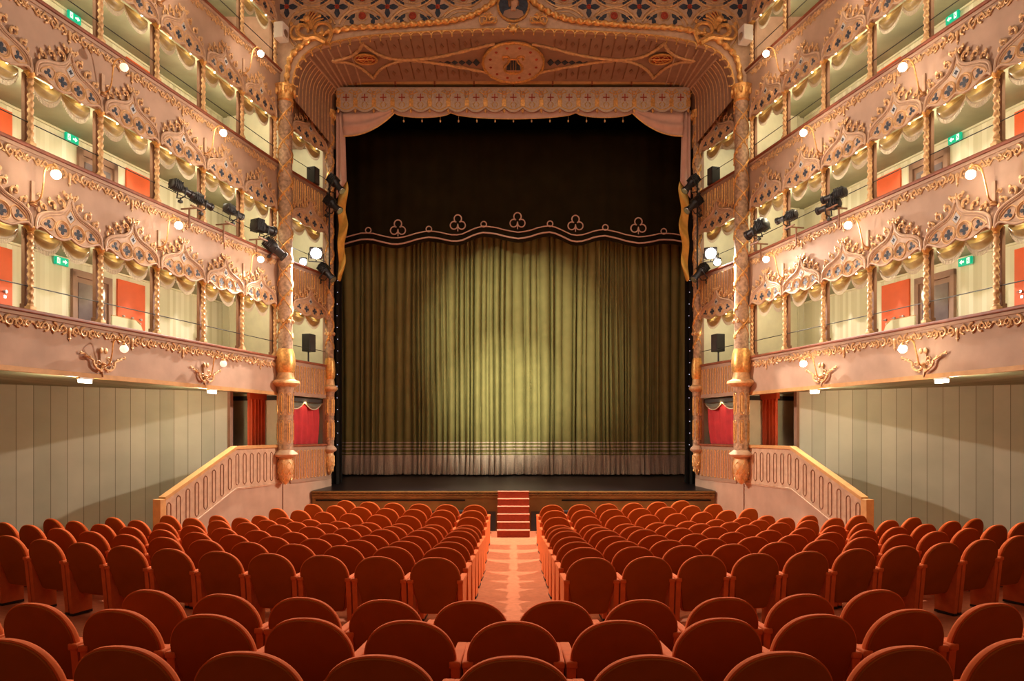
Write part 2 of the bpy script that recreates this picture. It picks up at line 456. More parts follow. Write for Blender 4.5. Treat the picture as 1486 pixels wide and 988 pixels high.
for k in range(4):
    P = Proto(make_column(CT[k]-R[k]+.02))
    for s in (-1, 1):
        g = GAL[s]
        for j in range(8 if k < 3 else 6):
            P.put(g.P(UC[j], -.02, R[k]), g.rz, 'gilded spiral column on the %s %s balcony, %s from the stage' % (SIDE[s], TIER[k], ORD[j]), 'spiral balcony columns')

# ------------------------------------------------------------------ ogee tracery arches (origin: middle of a bay at column-top height)
HW = PITCH/2
def ogee(sx=1):
    pts = [(.575, .0), (.565, .10), (.53, .185), (.43, .255), (.30, .30), (.17, .345), (.07, .43), (.012, .57)]
    return [(sx*x, z) for x, z in smooth_pts(pts, 4)]
def lower_edge():
    pts = [(.575, -.01), (.52, .045), (.44, .03), (.34, -.015), (.24, -.045), (.14, -.045), (.06, -.015), (0, .015)]
    r = smooth_pts(pts, 3); return r+[(-x, z) for x, z in reversed(r[:-1])]
def make_arch():
    t = thing('tracery_arch', 'x', 'arch')
    right = ogee(1); left = ogee(-1)
    out = right+list(reversed(left))+[(x, z) for x, z in reversed(lower_edge())][1:-1]
    B().prism(out, .0, .03).build('tracery_panel', 'pinkl', t)
    b = B()
    b.tube([(x, .035, z) for x, z in right], .022, 6); b.tube([(x, .035, z) for x, z in left], .022, 6)
    b.tube([(x*.93, .035, z*.93-.012) for x, z in right[2:-2]], .012, 5); b.tube([(x*.93, .035, z*.93-.012) for x, z in left[2:-2]], .012, 5)
    b.tube([(x, .035, z) for x, z in lower_edge()], .019, 6)
    b.build('ogee_moulding', 'pinkl', t, smooth=True)
    b = B()
    for sx in (-1, 1):
        for rr, tr in ((.118, .014), (.092, .008)):
            b.tube([(sx*.135+rr*math.cos(a), .034, .10+rr*math.sin(a)*1.02) for a in [2*PI*i/20 for i in range(20)]], tr, 5, closed=True)
        tri = smooth_pts([(sx*.26, .175, 0), (sx*.30, .06, 0), (sx*.38, .035, 0), (sx*.50, .085, 0), (sx*.42, .17, 0), (sx*.33, .215, 0), (sx*.26, .175, 0)], 3)
        b.tube([(x, .034, z) for x, z, q in tri[:-1]], .010, 5, closed=True)
    b.tube([(0, .034, .21), (.085, .034, .30), (0, .034, .42), (-.085, .034, .30)], .010, 5, closed=True)
    b.build('ring_moulding', 'goldp', t, smooth=True)
    for sx in (-1, 1):
        B().prism(quatrefoil(sx*.135, .10, .074, 0), .030, .036).build('quatrefoil_inlay', 'blue', t)
        B().prism(quatrefoil(sx*.375, .115, .066, PI/2+sx*.25, 3), .030, .036).build('trefoil_inlay', 'blue', t)
    B().prism(quatrefoil(0, .305, .034, 0), .0345, .040).build('small_quatrefoil_inlay', 'blue', t)
    B().prism([(0, .225), (.068, .30), (0, .395), (-.068, .30)], .030, .0345).build('diamond_inlay', 'paleblue', t)
    b = B()
    for sx in (-1, 1):
        for (x, z, r, a0, d) in [(.46, .325, .055, PI*1.2, -1), (.325, .40, .078, PI*1.25, -1), (.17, .475, .080, PI*1.3, -1), (.085, .60, .042, PI*1.4, -1)]:
            p = [(sx*q[0], q[1], q[2]) for q in spiral(x, z, r, .95, a0, d, .03, 12)]
            b.tube(p, taper(len(p), .021, .011), 5)
            b.sph((sx*(x+.03), .032, z+r*.9), .024, (1.1, .6, 1.3), 6, 4)
            b.sph((sx*(x-.05), .03, z+.01), .018, (1, .6, 1.5), 6, 4)
        b.sph((sx*.52, .03, .27), .026, (.8, .6, 1.6), 6, 4)
    b.sph((0, .035, .60), .026, (1.2, .7, 1.2), 8, 5); b.sph((0, .035, .645), .016, (1, .7, 1.6), 6, 4)
    for a in (-.035, .035): b.sph((a, .035, .605), .016, (1.2, .6, .8), 6, 4)
    b.build('leaf_crocket', 'goldp', t, smooth=True)
    return t
def swag_pts(x0, x1, depth, y0, bulge, nu=16, nv=10):
    def fn(u, v):
        x = x0+(x1-x0)*u; c = 4*u*(1-u); c2 = c**.75
        z = .03-(.03+depth*c2)*v
        y = y0+bulge*math.sin(PI*min(1, v*.95))*c2+.016*c2*math.sin(v*4.2*PI)
        return (x, y, z)
    return fn
def make_valance(w=.53, mat_='swag', bulb=True, depth=.235):
    t = thing('swag_valance', 'x', 'valance')
    for a, c in ((-w, 0), (0, w)):
        sw = B().grid(swag_pts(a, c, depth, -.05, .075), 18, 14).build('swag', mat_, t, smooth=True)
        b = B(); n = 26
        fn = swag_pts(a, c, depth, -.05, .075)
        for i in range(n):
            p = fn((i+.5)/n, 1); L = .065
            b.box(p[0]-.0055, p[0]+.0055, p[1]-.003, p[1]+.003, p[2]-L, p[2]+.01)
        b.tube([fn(i/16, 1) for i in range(17)], .008, 4)
        b.build('fringe', 'fringe', sw)
    if bulb:
        for a in (-w/2, w/2): B().sph((a, .062, -.035), .016, u=8, v=5).build('light_bulb', 'bulb', t, smooth=True)
    return t
PA = Proto(make_arch()); PV = Proto(make_valance())
for s in (-1, 1):
    g = GAL[s]
    for k in range(4):
        for j in range(7 if k < 3 else 5):
            u = UC[j]+HW
            PA.put(g.P(u, 0, CT[k]), g.rz, 'pink and gold tracery arch above the %s %s balcony, %s bay from stage' % (SIDE[s], TIER[k], ORD[j]), 'tracery arches over the balcony bays')
            PV.put(g.P(u, -.09, CT[k]+.01), g.rz, 'olive gold fringed swags on the %s %s balcony, %s bay from the stage' % (SIDE[s], TIER[k], ORD[j]), 'swag valances in the balcony bays')
            light('POINT', g.P(u, -.42, CT[k]-.02), 21 if k else 17, (1, .86, .60), .05)
    # first narrow strip of wall beside the big column, above each opening
for s in (-1, 1):
    g = GAL[s]
    for k in range(4):
        pts = [g.P(u, -.06, R[k]+.33) for u in (UC[0]-.2, UC[-1])]
        tag(B().tube(pts, .008, 6).build('guard_wire', 'black'), 'thin black guard wire strung along the %s %s balcony' % (SIDE[s], TIER[k]), 'wire', 'guard wires')

# ------------------------------------------------------------------ gallery doors, exit signs, low screens
dn = 0
def door(s, k, u, w, kind):
    global dn; dn += 1
    g = GAL[s]; z0 = (CEI[k-1]+.1 if k else 3.31); zt = CEI[k]-.12
    d = struct(bpy.data.objects.new('door_%d' % dn, None)); C.objects.link(d); d.location = g.P(u, -1.6, z0); d.rotation_euler.z = g.rz
    h = zt-z0
    if kind == 'orange':
        B().box(-w/2, w/2, 0, .035, 0, h, .004).build('door_leaf', 'door', d)
        b = B()
        for x in (-.22, 0, .22):
            b.lathe([(.022, 0), (.022, .03)], x*w/.7, .035, 10, 'y', 1.25); b.tube([(x*w/.7, .07, 1.25), (x*w/.7+.06, .07, 1.25)], .009, 5); b.box(x*w/.7-.02, x*w/.7+.02, .034, .042, 1.15, 1.19)
        b.build('door_handle', 'steel', d)
    else:
        b = B(); b.box(-w/2, -w/2+.09, 0, .06, 0, h-.06, .006); b.box(w/2-.09, w/2, 0, .06, 0, h-.06, .006); b.box(-w/2, w/2, 0, .06, h-.16, h-.04, .006); b.build('door_frame', 'doorb', d)
        l = B().box(-w/2+.09, w/2-.09, 0, .02, 0, h-.16).build('door_leaf', 'doorb', d)
        B().box(-w/2+.15, w/2-.15, .015, .03, .95, h-.25).build('door_pane', 'glass', l)
def exit_sign(s, k, u, dz):
    g = GAL[s]
    t = thing('exit_sign', 'green emergency exit sign with white arrow on the %s %s balcony wall' % (SIDE[s], TIER[k]), 'sign', g.P(u, -1.56, CEI[k]+dz), g.rz, 'exit signs')
    B().box(-.13, .13, 0, .04, -.065, .065, .004).build('sign_box', 'signg', t)
    b = B(); q = g.sg
    # arrow pointing to the stage side, door with running figure on the other half
    X = lambda x: q*x
    b.prism([(X(-.10), 0), (X(-.055), .038), (X(-.055), .014), (X(-.01), .014), (X(-.01), -.014), (X(-.055), -.014), (X(-.055), -.038)], .04, .044)
    b.build('arrow', 'signw', t)
    b = B(); b.box(*sorted((X(.045), X(.10))), .04, .044, -.048, .048); b.build('doorway_mark', 'signw', t)
    b = B(); b.lathe([(.008, 0), (.008, .003)], X(.062), .044, 8, 'y', .030)
    b.tube([(X(.068), .046, .020), (X(.074), .046, -.005), (X(.060), .046, -.020), (X(.064), .046, -.040)], .005, 4)
    b.tube([(X(.074), .046, -.005), (X(.088), .046, -.018), (X(.094), .046, -.036)], .005, 4); b.tube([(X(.055), .046, .004), (X(.068), .046, .014), (X(.086), .046, .004)], .004, 4)
    b.build('running_figure', 'signg', t)
def screen(s, k, u):
    g = GAL[s]; z0 = (CEI[k-1]+.1 if k else 3.31)
    t = thing('low_screen', 'low cream screen with rounded wood edge on the %s %s balcony' % (SIDE[s], TIER[k]), 'screen', g.P(u, -1.1, z0), g.rz, 'low cream screens')
    h = 1.12; out = [(-.45, 0), (-.45, h), (.10, h), (.24, h-.08), (.34, h-.28), (.45, .55), (.45, 0)]
    q = g.sg*-1
    B().prism([(q*x, z) for x, z in out], -.015, .015).build('board', 'creamp', t)
    B().tube([(q*x, 0, z) for x, z in smooth_pts(out[1:-1], 3)], .016, 6).build('edge_trim', 'woodl', t)
for s in (-1, 1):
    for k in range(4):
        du = 0 if k == 0 else -.22
        if k < 3:
            door(s, k, 2.79+du, .70, 'orange'); door(s, k, 3.73+du*.6, .88, 'brown')
            exit_sign(s, k, [4.41, 4.20, 4.15][k], -.09 if k else -.10)
        if k < 2: door(s, k, 5.64, .70, 'orange')
    screen(s, 0, 3.35); screen(s, 1, 3.3)

# ------------------------------------------------------------------ wall sconces with globes
def make_sconce(big, lit):
    t = thing('wall_sconce', 'x', 'sconce')
    b = B()
    if big:
        b.prism([(-.06, .12), (.06, .12), (.05, -.05), (.035, -.14), (0, -.30), (-.035, -.14), (-.05, -.05)], 0, .03)
    else:
        b.box(-.03, .03, 0, .03, -.20, .14, .006)
    b.build('backplate', 'pinkl', t)
    b = B()
    if big:
        for sx in (-1, 1):
            p = smooth_pts([(0, .03, -.15), (sx*.09, .05, -.20), (sx*.19, .05, -.14), (sx*.21, .045, -.06), (sx*.29, .04, -.03), (sx*.36, .035, .02), (sx*.44, .03, .015)], 4)
            b.tube(p, taper(len(p), .022, .012), 6)
            for i, q in enumerate(p[3::4]): b.sph((q[0], q[1]+.005, q[2]+(.022 if i % 2 else -.02)), .020, (1.2, .6, .9), 6, 4)
            q = [(sx*x, y, z) for x, y, z in spiral(.11, -.10, .045, 1, 0, 1, .05, 12)]; b.tube(q, .011, 5)
        b.lathe([(.05, -.02), (.03, .01), (.045, .03), (.02, .05)], 0, .03, 10, 'z', -.13)
        for sx in (-1, 1): b.sph((sx*.045, .035, .10), .04, (.9, .5, 1.2), 6, 4)
    else:
        b.lathe([(.055, -.02), (.03, .0), (.05, .02), (.02, .04)], 0, .03, 10, 'z', -.17)
    q = [(x, .03, z) for x, y, z in spiral(-.10, -.03, .045, 1.1, 0, 1, 0, 12)]; b.tube(q, .010, 5)
    b.build('leaf_ornament', 'goldp', t, smooth=True)
    zg = .12 if big else .20
    p = smooth_pts([(0, .03, -.15), (-.015, .12, -.10), (-.02, .16, .02), (0, .22, .20+zg*.4), (0, .32, zg+.14), (0, .40, zg+.10)], 4)
    B().tube(p, .011, 6).build('arm', 'gold', t, smooth=True)
    B().lathe([(.012, .09), (.03, .07), (.034, .045), (.028, .04)], 0, .40, 12, 'z', zg).build('globe_holder', 'gold', t, smooth=True)
    B().sph((0, .40, zg), .062, (1, 1, 1), 16, 10).build('glass_globe', 'globe' if lit else 'globed', t, smooth=True)
    if lit: pass
    return t
PS = {(bg, lt): Proto(make_sconce(bg, lt)) for bg, lt in ((True, True), (True, False), (False, True), (False, False))}
for s in (-1, 1):
    g = GAL[s]
    for k, js, dz in ((0, (2, 4), -.52), (1, (1, 3, 5), -.62), (2, (2, 4), -.62), (3, (1, 3), -.62)):
        for j in js:
            lit = not (s == -1 and ((k == 0) or (k == 2 and j == 4)))
            big = k == 0
            PS[(big, lit)].put(g.P(UC[j], .0, R[k]+dz), g.rz, ('%s globe sconce on the %s %s balcony front, below %s column from the stage' % ('lit' if lit else 'dim', SIDE[s], TIER[k], ORD[j])), 'globe wall sconces')
            if lit:
                c = g.P(UC[j], .44, R[k]+dz+(.12 if big else .20))
                light('POINT', (c[0], c[1], c[2]), 34, (1, .74, .50), .07)

# lamps under the first balcony edge
for s in (-1, 1):
    g = GAL[s]
    for j, px in enumerate((125, 309)):
        Z = 8.75/((745-px)/1030+.228); u = (OY-Z)/CA
        t = thing('strip_lamp', 'small bright strip lamp under the %s first balcony, %s one' % (SIDE[s], 'nearer' if j == 0 else 'farther'), 'lamp', g.P(u, -.02, 3.14), g.rz, 'lamps under the first balcony')
        B().box(-.12, .12, -.03, .03, .03, .06).build('lamp_body', 'white', t)
        B().box(-.11, .11, -.022, .022, -.02, .03, .01).build('tube', 'tube', t)
        light('POINT', g.P(u, -.22, 3.00), 48, (1, .80, .48), .08)

# ------------------------------------------------------------------ stage boxes between the big and small columns
IX, IY = 4.59, 17.7
BL = math.hypot(OX-IX, IY-OY)
BOXF = {s: Frame(s, OX, OY, (IY-OY)/BL, -(OX-IX)/BL, -1) for s in (-1, 1)}
def slot_loop(x, z0, z1, w):
    r = w/2; pts = []
    for i in range(7): a = PI*i/6; pts.append((x+r*math.cos(a), z1-r+r*math.sin(a)))
    for i in range(7): a = PI+PI*i/6; pts.append((x+r*math.cos(a), z0+r+r*math.sin(a)))
    return pts
def slots(b, x0, x1, n, z0, z1, y, w=.07, tr=.007):
    for i in range(n):
        x = x0+(x1-x0)*(i+.5)/n
        b.tube([(px, y, pz) for px, pz in slot_loop(x, z0, z1, w)], tr, 4, closed=True)
U1, U2 = .22, BL-.14
PBA = None
for s in (-1, 1):
    f = BOXF[s]; nm = SIDE[s]; loc = (f.o[0], f.o[1], 0)
    xs = lambda a, c: sorted((f.sg*a, f.sg*c))
    # wall: plaster base, side jambs, bands over the openings, plain fluted wall at the top
    b = B(); b.box(*xs(-.05, BL+.1), -.12, 0, -.2, 1.22); struct(b.build('wall_stagebox_base_'+nm, 'pink', loc=loc, rz=f.rz))
    b = B(); b.box(*xs(-.05, U1), -.10, -.005, 1.22, 10.2); b.box(*xs(U2, BL+.1), -.10, -.005, 1.22, 10.2)
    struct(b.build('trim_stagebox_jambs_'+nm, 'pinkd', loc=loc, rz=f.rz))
    b = B()
    for k in range(3): b.box(*xs(U1, U2), -.08, 0, CT[k]+.05, (R[k+1]-.84 if k < 2 else 10.9))
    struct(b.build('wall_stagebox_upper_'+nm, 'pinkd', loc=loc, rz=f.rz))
    b = B()
    for k in range(3):
        z0, z1 = CT[k]+.06, (R[k+1]-.86 if k < 2 else 10.6)
        z0 = CT[k]+.55 if k == 2 else z0
        n = 9
        for i in range(n+1):
            x = U1+(U2-U1)*i/n
            if k == 2: b.box(*xs(x-.012, x+.012), 0, .014, z0, z1)
    struct(b.build('trim_stagebox_flutes_'+nm, 'goldp', loc=loc, rz=f.rz))
    # balustrades
    for lv, (z0, z1) in enumerate(((1.22, 2.10), (3.22, R[0]), (R[1]-.84, R[1]), (R[2]-.84, R[2]))):
        t = thing('box_balustrade', 'pink balustrade with gilded slots on the %s stage box, %s' % (nm, ['ground level at stage height', 'first level', 'second level behind the flood', 'third level'][lv]), 'balustrade', (f.o[0], f.o[1], z0), f.rz, 'stage box balustrades')
        h = z1-z0
        B().box(*xs(U1-.02, U2+.02), -.07, .02, 0, h-.05).build('panel', 'pinkd', t)
        B().box(*xs(U1-.02, U2+.02), -.09, .05, h-.05, h, .012).build('handrail', 'wood', t)
        b = B(); xx = xs(U1+.03, U2-.03); slots(b, xx[0], xx[1], 10, .09, h-.14, .026, .065, .011); b.build('slot_moulding', 'gold', t)
    # interior
    b = B(); b.box(*xs(-.1, BL+.2), -1.45, -1.4, 1.2, 10.6); struct(b.build('wall_stagebox_inner_'+nm, 'cream', loc=loc, rz=f.rz))
    b = B(); b.box(*xs(BL+.02, BL+.10), -1.45, -.1, 1.2, 10.6); b.box(*xs(-.08, 0), -1.45, -.1, 1.2, 10.6)
    struct(b.build('wall_stagebox_sides_'+nm, 'creamp', loc=loc, rz=f.rz))
    for k in range(3):
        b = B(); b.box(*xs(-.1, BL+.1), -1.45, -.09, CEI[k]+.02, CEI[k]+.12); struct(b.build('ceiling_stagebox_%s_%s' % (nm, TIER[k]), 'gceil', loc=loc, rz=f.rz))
    b = B(); b.box(*xs(-.1, BL+.1), -1.45, -.09, 3.1, 3.2); struct(b.build('ceiling_stagebox_%s_ground' % nm, 'recess', loc=loc, rz=f.rz))
    # tracery and swags
    for k in range(3):
        um = (U1+U2)/2; sc = (U2-U1)/PITCH
        PA.put(f.P(um, 0.01, CT[k]), f.rz, 'narrow ogee tracery arch over the %s stage box, %s level' % (nm, TIER[k]), 'tracery arches over the balcony bays', (sc, 1, 1))
        PV.put(f.P(um, -.07, CT[k]+.01), f.rz, 'fringed swags in the %s stage box opening, %s level' % (nm, TIER[k]), 'swag valances in the balcony bays', (sc, 1, 1))
        light('POINT', f.P(um, -.5, CT[k]-.05), 20, (1, .88, .66), .05)
        tag(B().tube([f.P(U1, -.04, R[k]+.33), f.P(U2, -.04, R[k]+.33)], .008, 6).build('guard_wire', 'black'), 'thin black guard wire across the %s stage box, %s level' % (nm, TIER[k]), 'wire', 'guard wires')
    # red curtain in the ground box
    t = thing('box_curtain', 'crimson curtain closing the %s ground-level stage box' % nm, 'curtain', f.P((U1+U2)/2, -.2, 2.1), f.rz, 'stage box curtains')
    hw = (U2-U1)/2
    B().grid(lambda u, v: ((-hw+.04+(2*hw-.10)*u)*(1-.10*v*(1 if s < 0 else 1)), .03*math.sin(u*34+v)+.05*v*(1-v)*3, 1.05-1.05*v), 60, 10).build('curtain', 'redc', t, smooth=True)
    v = B()
    for a in (-hw, 0):
        v.grid(lambda u, q, a=a: (a+hw*u, .07+.03*math.sin(q*10), 1.10-(.10+.17*4*u*(1-u))*q), 14, 8)
    vo = v.build('grey_valance', 'greys', t, smooth=True)
    b = B()
    for a in (-hw, 0): b.tube([(a+hw*i/12, .08, 1.0-.17*4*(i/12)*(1-i/12)) for i in range(13)], .012, 5)
    b.build('fringe', 'fringe', vo)
    light('POINT', f.P((U1+U2)/2, -.08, 3.08), 1.6, (1, .7, .35), .03)

# ------------------------------------------------------------------ big and small proscenium columns
def make_big_column(r, ztop, zr0, zr1, zb):
    """zr0 lower ring, zr1 upper ring, zb tip of the pendant"""
    t = thing('proscenium_column', 'x', 'column')
    H = zr0-zb
    B().lathe([(.02, 0), (r*.5, .05*H/.6), (r*.95, .25*H), (r*1.12, .55*H), (r*1.05, .72*H), (r*.85, .80*H), (r*1.0, .84*H)], n=20).build('pendant', 'goldp', t, smooth=True)
    b = B()
    for i in range(8):
        for d in (-1, 1):
            pts = []
            for q in range(9):
                v = .12+.60*q/8; a = 2*PI*i/8+d*q*PI/16
                rr = r*(1.0 if v > .3 else .75)*1.08 if v > .22 else r*.82
                pts.append((rr*math.cos(a), rr*math.sin(a), v*H))
            b.tube(pts, .008, 4)
    b.build('pendant_lattice', 'gold', t)
    z = H
    B().lathe([(r*.9, .84*H), (r*1.5, .90*H), (r*1.65, .95*H), (r*1.5, z), (r*1.15, z+.04), (r*1.0, z+.06)], n=24).build('lower_ring', 'pinkl', t, smooth=True)
    zu = zr1-zb
    B().lathe([(r, z+.05), (r, zu-.20), (r*1.08, zu-.18), (r*1.08, zu-.12), (r*1.3, zu-.06)], n=24).build('lower_shaft', 'colm', t, smooth=True)
    b = B()
    for i in range(6):
        a = 2*PI*i/6+.3
        for (q0, q1) in ((.14, .47), (.55, .86)):
            za, zc = z+(zu-z)*q0, z+(zu-z)*q1
            lp = slot_loop(0, za, zc, r*.5)
            b.tube([((r+.004)*math.cos(a+x/r), (r+.004)*math.sin(a+x/r), zz) for x, zz in lp], .008, 4, closed=True)
            b.tube([((r+.004)*math.cos(a), (r+.004)*math.sin(a), za+.06), ((r+.004)*math.cos(a), (r+.004)*math.sin(a), zc-.06)], .014, 4)
    b.build('slot_moulding', 'gold', t)
    B().lathe([(r*1.2, zu-.08), (r*1.75, zu-.03), (r*1.9, zu), (r*1.8, zu+.05), (r*1.2, zu+.09), (r*1.05, zu+.22), (r*1.0, zu+.25)], n=24).build('upper_ring', 'goldp', t, smooth=True)
    zs = zu+.22
    B().lathe([(r*1.0, zs), (r*1.25, zs+.08), (r*1.32, zs+.22), (r*1.2, zs+.42), (r*1.05, zs+.50), (r*.95, zs+.54)], n=24).build('gilded_vase', 'gold', t, smooth=True)
    zs += .52; ze = ztop-zb
    B().lathe([(r*.95, zs), (r*.92, zs+.5), (r*.88, ze-.1)], n=24).build('upper_shaft', 'colm', t, smooth=True)
    b = B(); n = int((ze-zs)*26)
    for ph in (0, PI):
        b.tube([(r*.93*math.cos(ph+i*.19), r*.93*math.sin(ph+i*.19), zs+.25+(ze-zs-.6)*i/n) for i in range(n+1)], .020, 5)
        b.tube([(r*.93*math.cos(ph-i*.19), r*.93*math.sin(ph-i*.19), zs+.25+(ze-zs-.6)*i/n) for i in range(n+1)], .011, 5)
    for i in range(n//3):
        for sg in (0, PI):
            a = sg+i*3*.19+.35; b.sph((r*.93*math.cos(a), r*.93*math.sin(a), zs+.27+(ze-zs-.6)*i*3/n), .030, (.8, .8, 1.3), 6, 4)
    b.build('gilded_vine', 'gold', t, smooth=True)
    b = B()
    zc = zb*0+((ze-zs)*.06+zs)
    for i in range(8):
        a = 2*PI*i/8; b.sph((r*1.0*math.cos(a), r*1.0*math.sin(a), zs+.62), .045, (.9, .9, 1.0), 6, 4)
    b.build('rosette_band', 'goldp', t, smooth=True)
    b = B(); b.lathe([(r*.88, ze-.35), (r*1.1, ze-.32), (r*.95, ze-.26), (r*1.3, ze-.05), (r*1.4, ze)], n=16)
    for i in range(10):
        a = 2*PI*i/10; b.sph((r*1.2*math.cos(a), r*1.2*math.sin(a), ze-.13), .04, (1, 1, 2), 6, 4)
    b.build('leaf_capital', 'gold', t, smooth=True)
    return t
zr = lambda y, Z: CZ+(HY-y)*Z/F
PB = Proto(make_big_column(.165, 10.0, zr(657, 15.6), zr(556, 15.6), zr(703, 15.6)))
PC = Proto(make_big_column(.105, 10.35, zr(650, 17.6), zr(564, 17.6), zr(689, 17.6)))
for s in (-1, 1):
    PB.put((s*5.03, 15.66, zr(703, 15.6)), 0, 'tall pink and gold column at the %s edge of the proscenium arch' % SIDE[s], 'large proscenium columns')
    PC.put((s*4.56, 17.62, zr(689, 17.6)), 0, 'slim gilded column beside the stage curtain on the %s' % SIDE[s], 'slim proscenium columns')
# ------------------------------------------------------------------ side stairs with slotted balustrade
for s in (-1, 1):
    g = GAL[s]; nm = SIDE[s]
    def uz(Z): return (OY-Z)/CA
    ua, ub, uc = .10, uz(14.1), uz(12.12)
    zt, zb_ = 2.10, 1.27; D = .86; q = g.sg
    t = thing('side_stair', 'pink side stair with slotted balustrade by the %s stage box' % nm, 'stair', (g.o[0], g.o[1], 0), g.rz, 'side stairs')
    dn_ = .05
    B().prism([(q*ua, zt-D), (q*ub, zt-D), (q*uc, zb_-D), (q*uc, zb_-dn_), (q*ub, zt-dn_), (q*ua, zt-dn_)], -.05, .02).build('balustrade_panel', 'pinkl', t)
    B().prism([(q*ua, -.25), (q*ub, -.25), (q*uc, -.25), (q*uc, zb_-D), (q*ub, zt-D), (q*ua, zt-D)], -.05, .0).build('plaster_base', 'pink', t)
    B().prism([(q*ua, zt-dn_), (q*ub, zt-dn_), (q*uc, zb_-dn_), (q*uc, zb_+.01), (q*ub, zt+.01), (q*ua, zt+.01)], -.085, .055).build('handrail', 'woodl', t)
    b = B(); n = 15
    for i in range(n):
        u = ua+.22+(uc-ua-.34)*i/(n-1); top = zt if u < ub else zt+(zb_-zt)*(u-ub)/(uc-ub)
        b.tube([(x, .024, z) for x, z in slot_loop(q*u, top-D+.10, top-.15, .10)], .010, 4, closed=True)
        b.sph((q*u, .026, top-.15), .014, u=6, v=4); b.sph((q*u, .026, top-D+.10), .014, u=6, v=4)
    b.build('slot_moulding', 'jamb', t)
    b = B(); b.tube([(q*ua, .024, zt-D+.03), (q*ub, .024, zt-D+.03), (q*uc, .024, zb_-D+.03)], .008, 4); b.build('lower_bead', 'pinkl', t)
    B().box(*sorted((q*(uc-.02), q*(uc+.12))), -.10, .05, -.2, zb_-.02, .008).build('newel_post', 'woodl', t)
    n = 7
    for i in range(n):
        u0 = ub+(uc-ub)*i/n; z = 1.12-(i+1)*.15
        B().box(*sorted((q*u0, q*(u0+(uc-ub)/n+.02))), -1.05, -.05, -.1, z).build('stair_step', 'stepc', t)
    B().box(*sorted((q*-.1, q*ub)), -1.15, -.06, 1.0, 1.12).build('landing', 'stepc', t)
    # passage curtain on the landing
    t = thing('passage_curtain', 'orange red curtain at the passage above the %s stair landing' % nm, 'curtain', g.P(.38, -.45, 1.13), g.rz, 'passage curtains')
    B().grid(lambda u, v: (-.30+.60*u, .035*math.sin(u*30), 2.08-2.08*v), 50, 6).build('curtain', 'orangec', t, smooth=True)
    B().box(-.34, .34, -.02, .05, 1.98, 2.10).build('pelmet', 'orangec', t)
    tag(B().tube([g.P(.16, .0, 2.12+1.08*i/40) for i in range(41)], .035, 8, lobes=2, twist=50, amp=.25).build('twisted_baluster', 'goldp', smooth=True), 'gilded twisted rod between the %s big column and passage curtain' % nm, 'rod', 'twisted rods at the passage')

# ------------------------------------------------------------------ proscenium arch
YA = 15.72
Lpx = [(424, 140), (426, 112), (436, 88), (454, 72), (480, 63), (521, 55), (572, 50), (642, 46), (700, 43.5), (745, 42.5)]
Rpx = [(416, 129), (421.5, 89), (440, 67), (467, 52.5), (507.7, 43), (561.5, 40), (615, 36), (655.7, 32), (690.7, 21.5), (720, 1.3), (735, -20), (745, -45)]
def sym(pts):
    r = smooth_pts([W(x, y, YA) for x, y in pts], 5)
    return r+[(-x, z) for x, z in reversed(r[:-1])]
Lc, Rc = sym(Lpx), sym(Rpx)
def interp(curve, x):
    for (a, za), (b_, zb) in zip(curve, curve[1:]):
        if a <= x <= b_: return za+(zb-za)*(x-a)/(b_-a+1e-9)
    return 0
t = thing('proscenium_arch', 'gilded proscenium arch with rope moulding and quatrefoil tracery above the stage', 'arch', (0, YA, 0))
poly = [(-5.35, Lc[0][1]), (-5.35, 12.95), (5.35, 12.95), (5.35, Lc[-1][1])]+list(reversed(Lc))
B().prism(poly, 0, .12).build('spandrel', 'pinkl', t)
B().tube([(x, -.06, z) for x, z in smooth_pts(Rc, 5)], .055, 10, lobes=2, twist=34, amp=.28).build('rope_moulding', 'gold', t, smooth=True)
# scalloped edge
d = [0]
for a, c in zip(Lc, Lc[1:]): d.append(d[-1]+math.hypot(c[0]-a[0], c[1]-a[1]))
def along(q):
    for i in range(len(Lc)-1):
        if d[i] <= q <= d[i+1]:
            f = (q-d[i])/(d[i+1]-d[i]+1e-9); return Vector((Lc[i][0]+(Lc[i+1][0]-Lc[i][0])*f, Lc[i][1]+(Lc[i+1][1]-Lc[i][1])*f))
    return Vector(Lc[-1])
nS = int(d[-1]/.225); b = B(); b2 = B()
for i in range(nS):
    p, q = along(d[-1]*i/nS), along(d[-1]*(i+1)/nS); e = (q-p); L = e.length; e.normalize(); nn = Vector((e.y, -e.x)); m = (p+q)/2
    arc = []
    for k in range(9):
        a = PI*k/8; c = m-e*math.cos(a)*L/2+nn*(.085-math.sin(a)*L*.42); arc.append((c.x, -.02, c.y))
    b.tube(arc, .016, 5)
    c = p+nn*.115; b2.sph((c.x, -.02, c.y), .020, (1, 1, 1.3), 6, 4)
b.tube([(x, -.015, z+.01) for x, z in Lc], .02, 6)
b.build('scalloped_edge', 'gold', t); b2.build('bead_drops', 'gold', t, smooth=True)
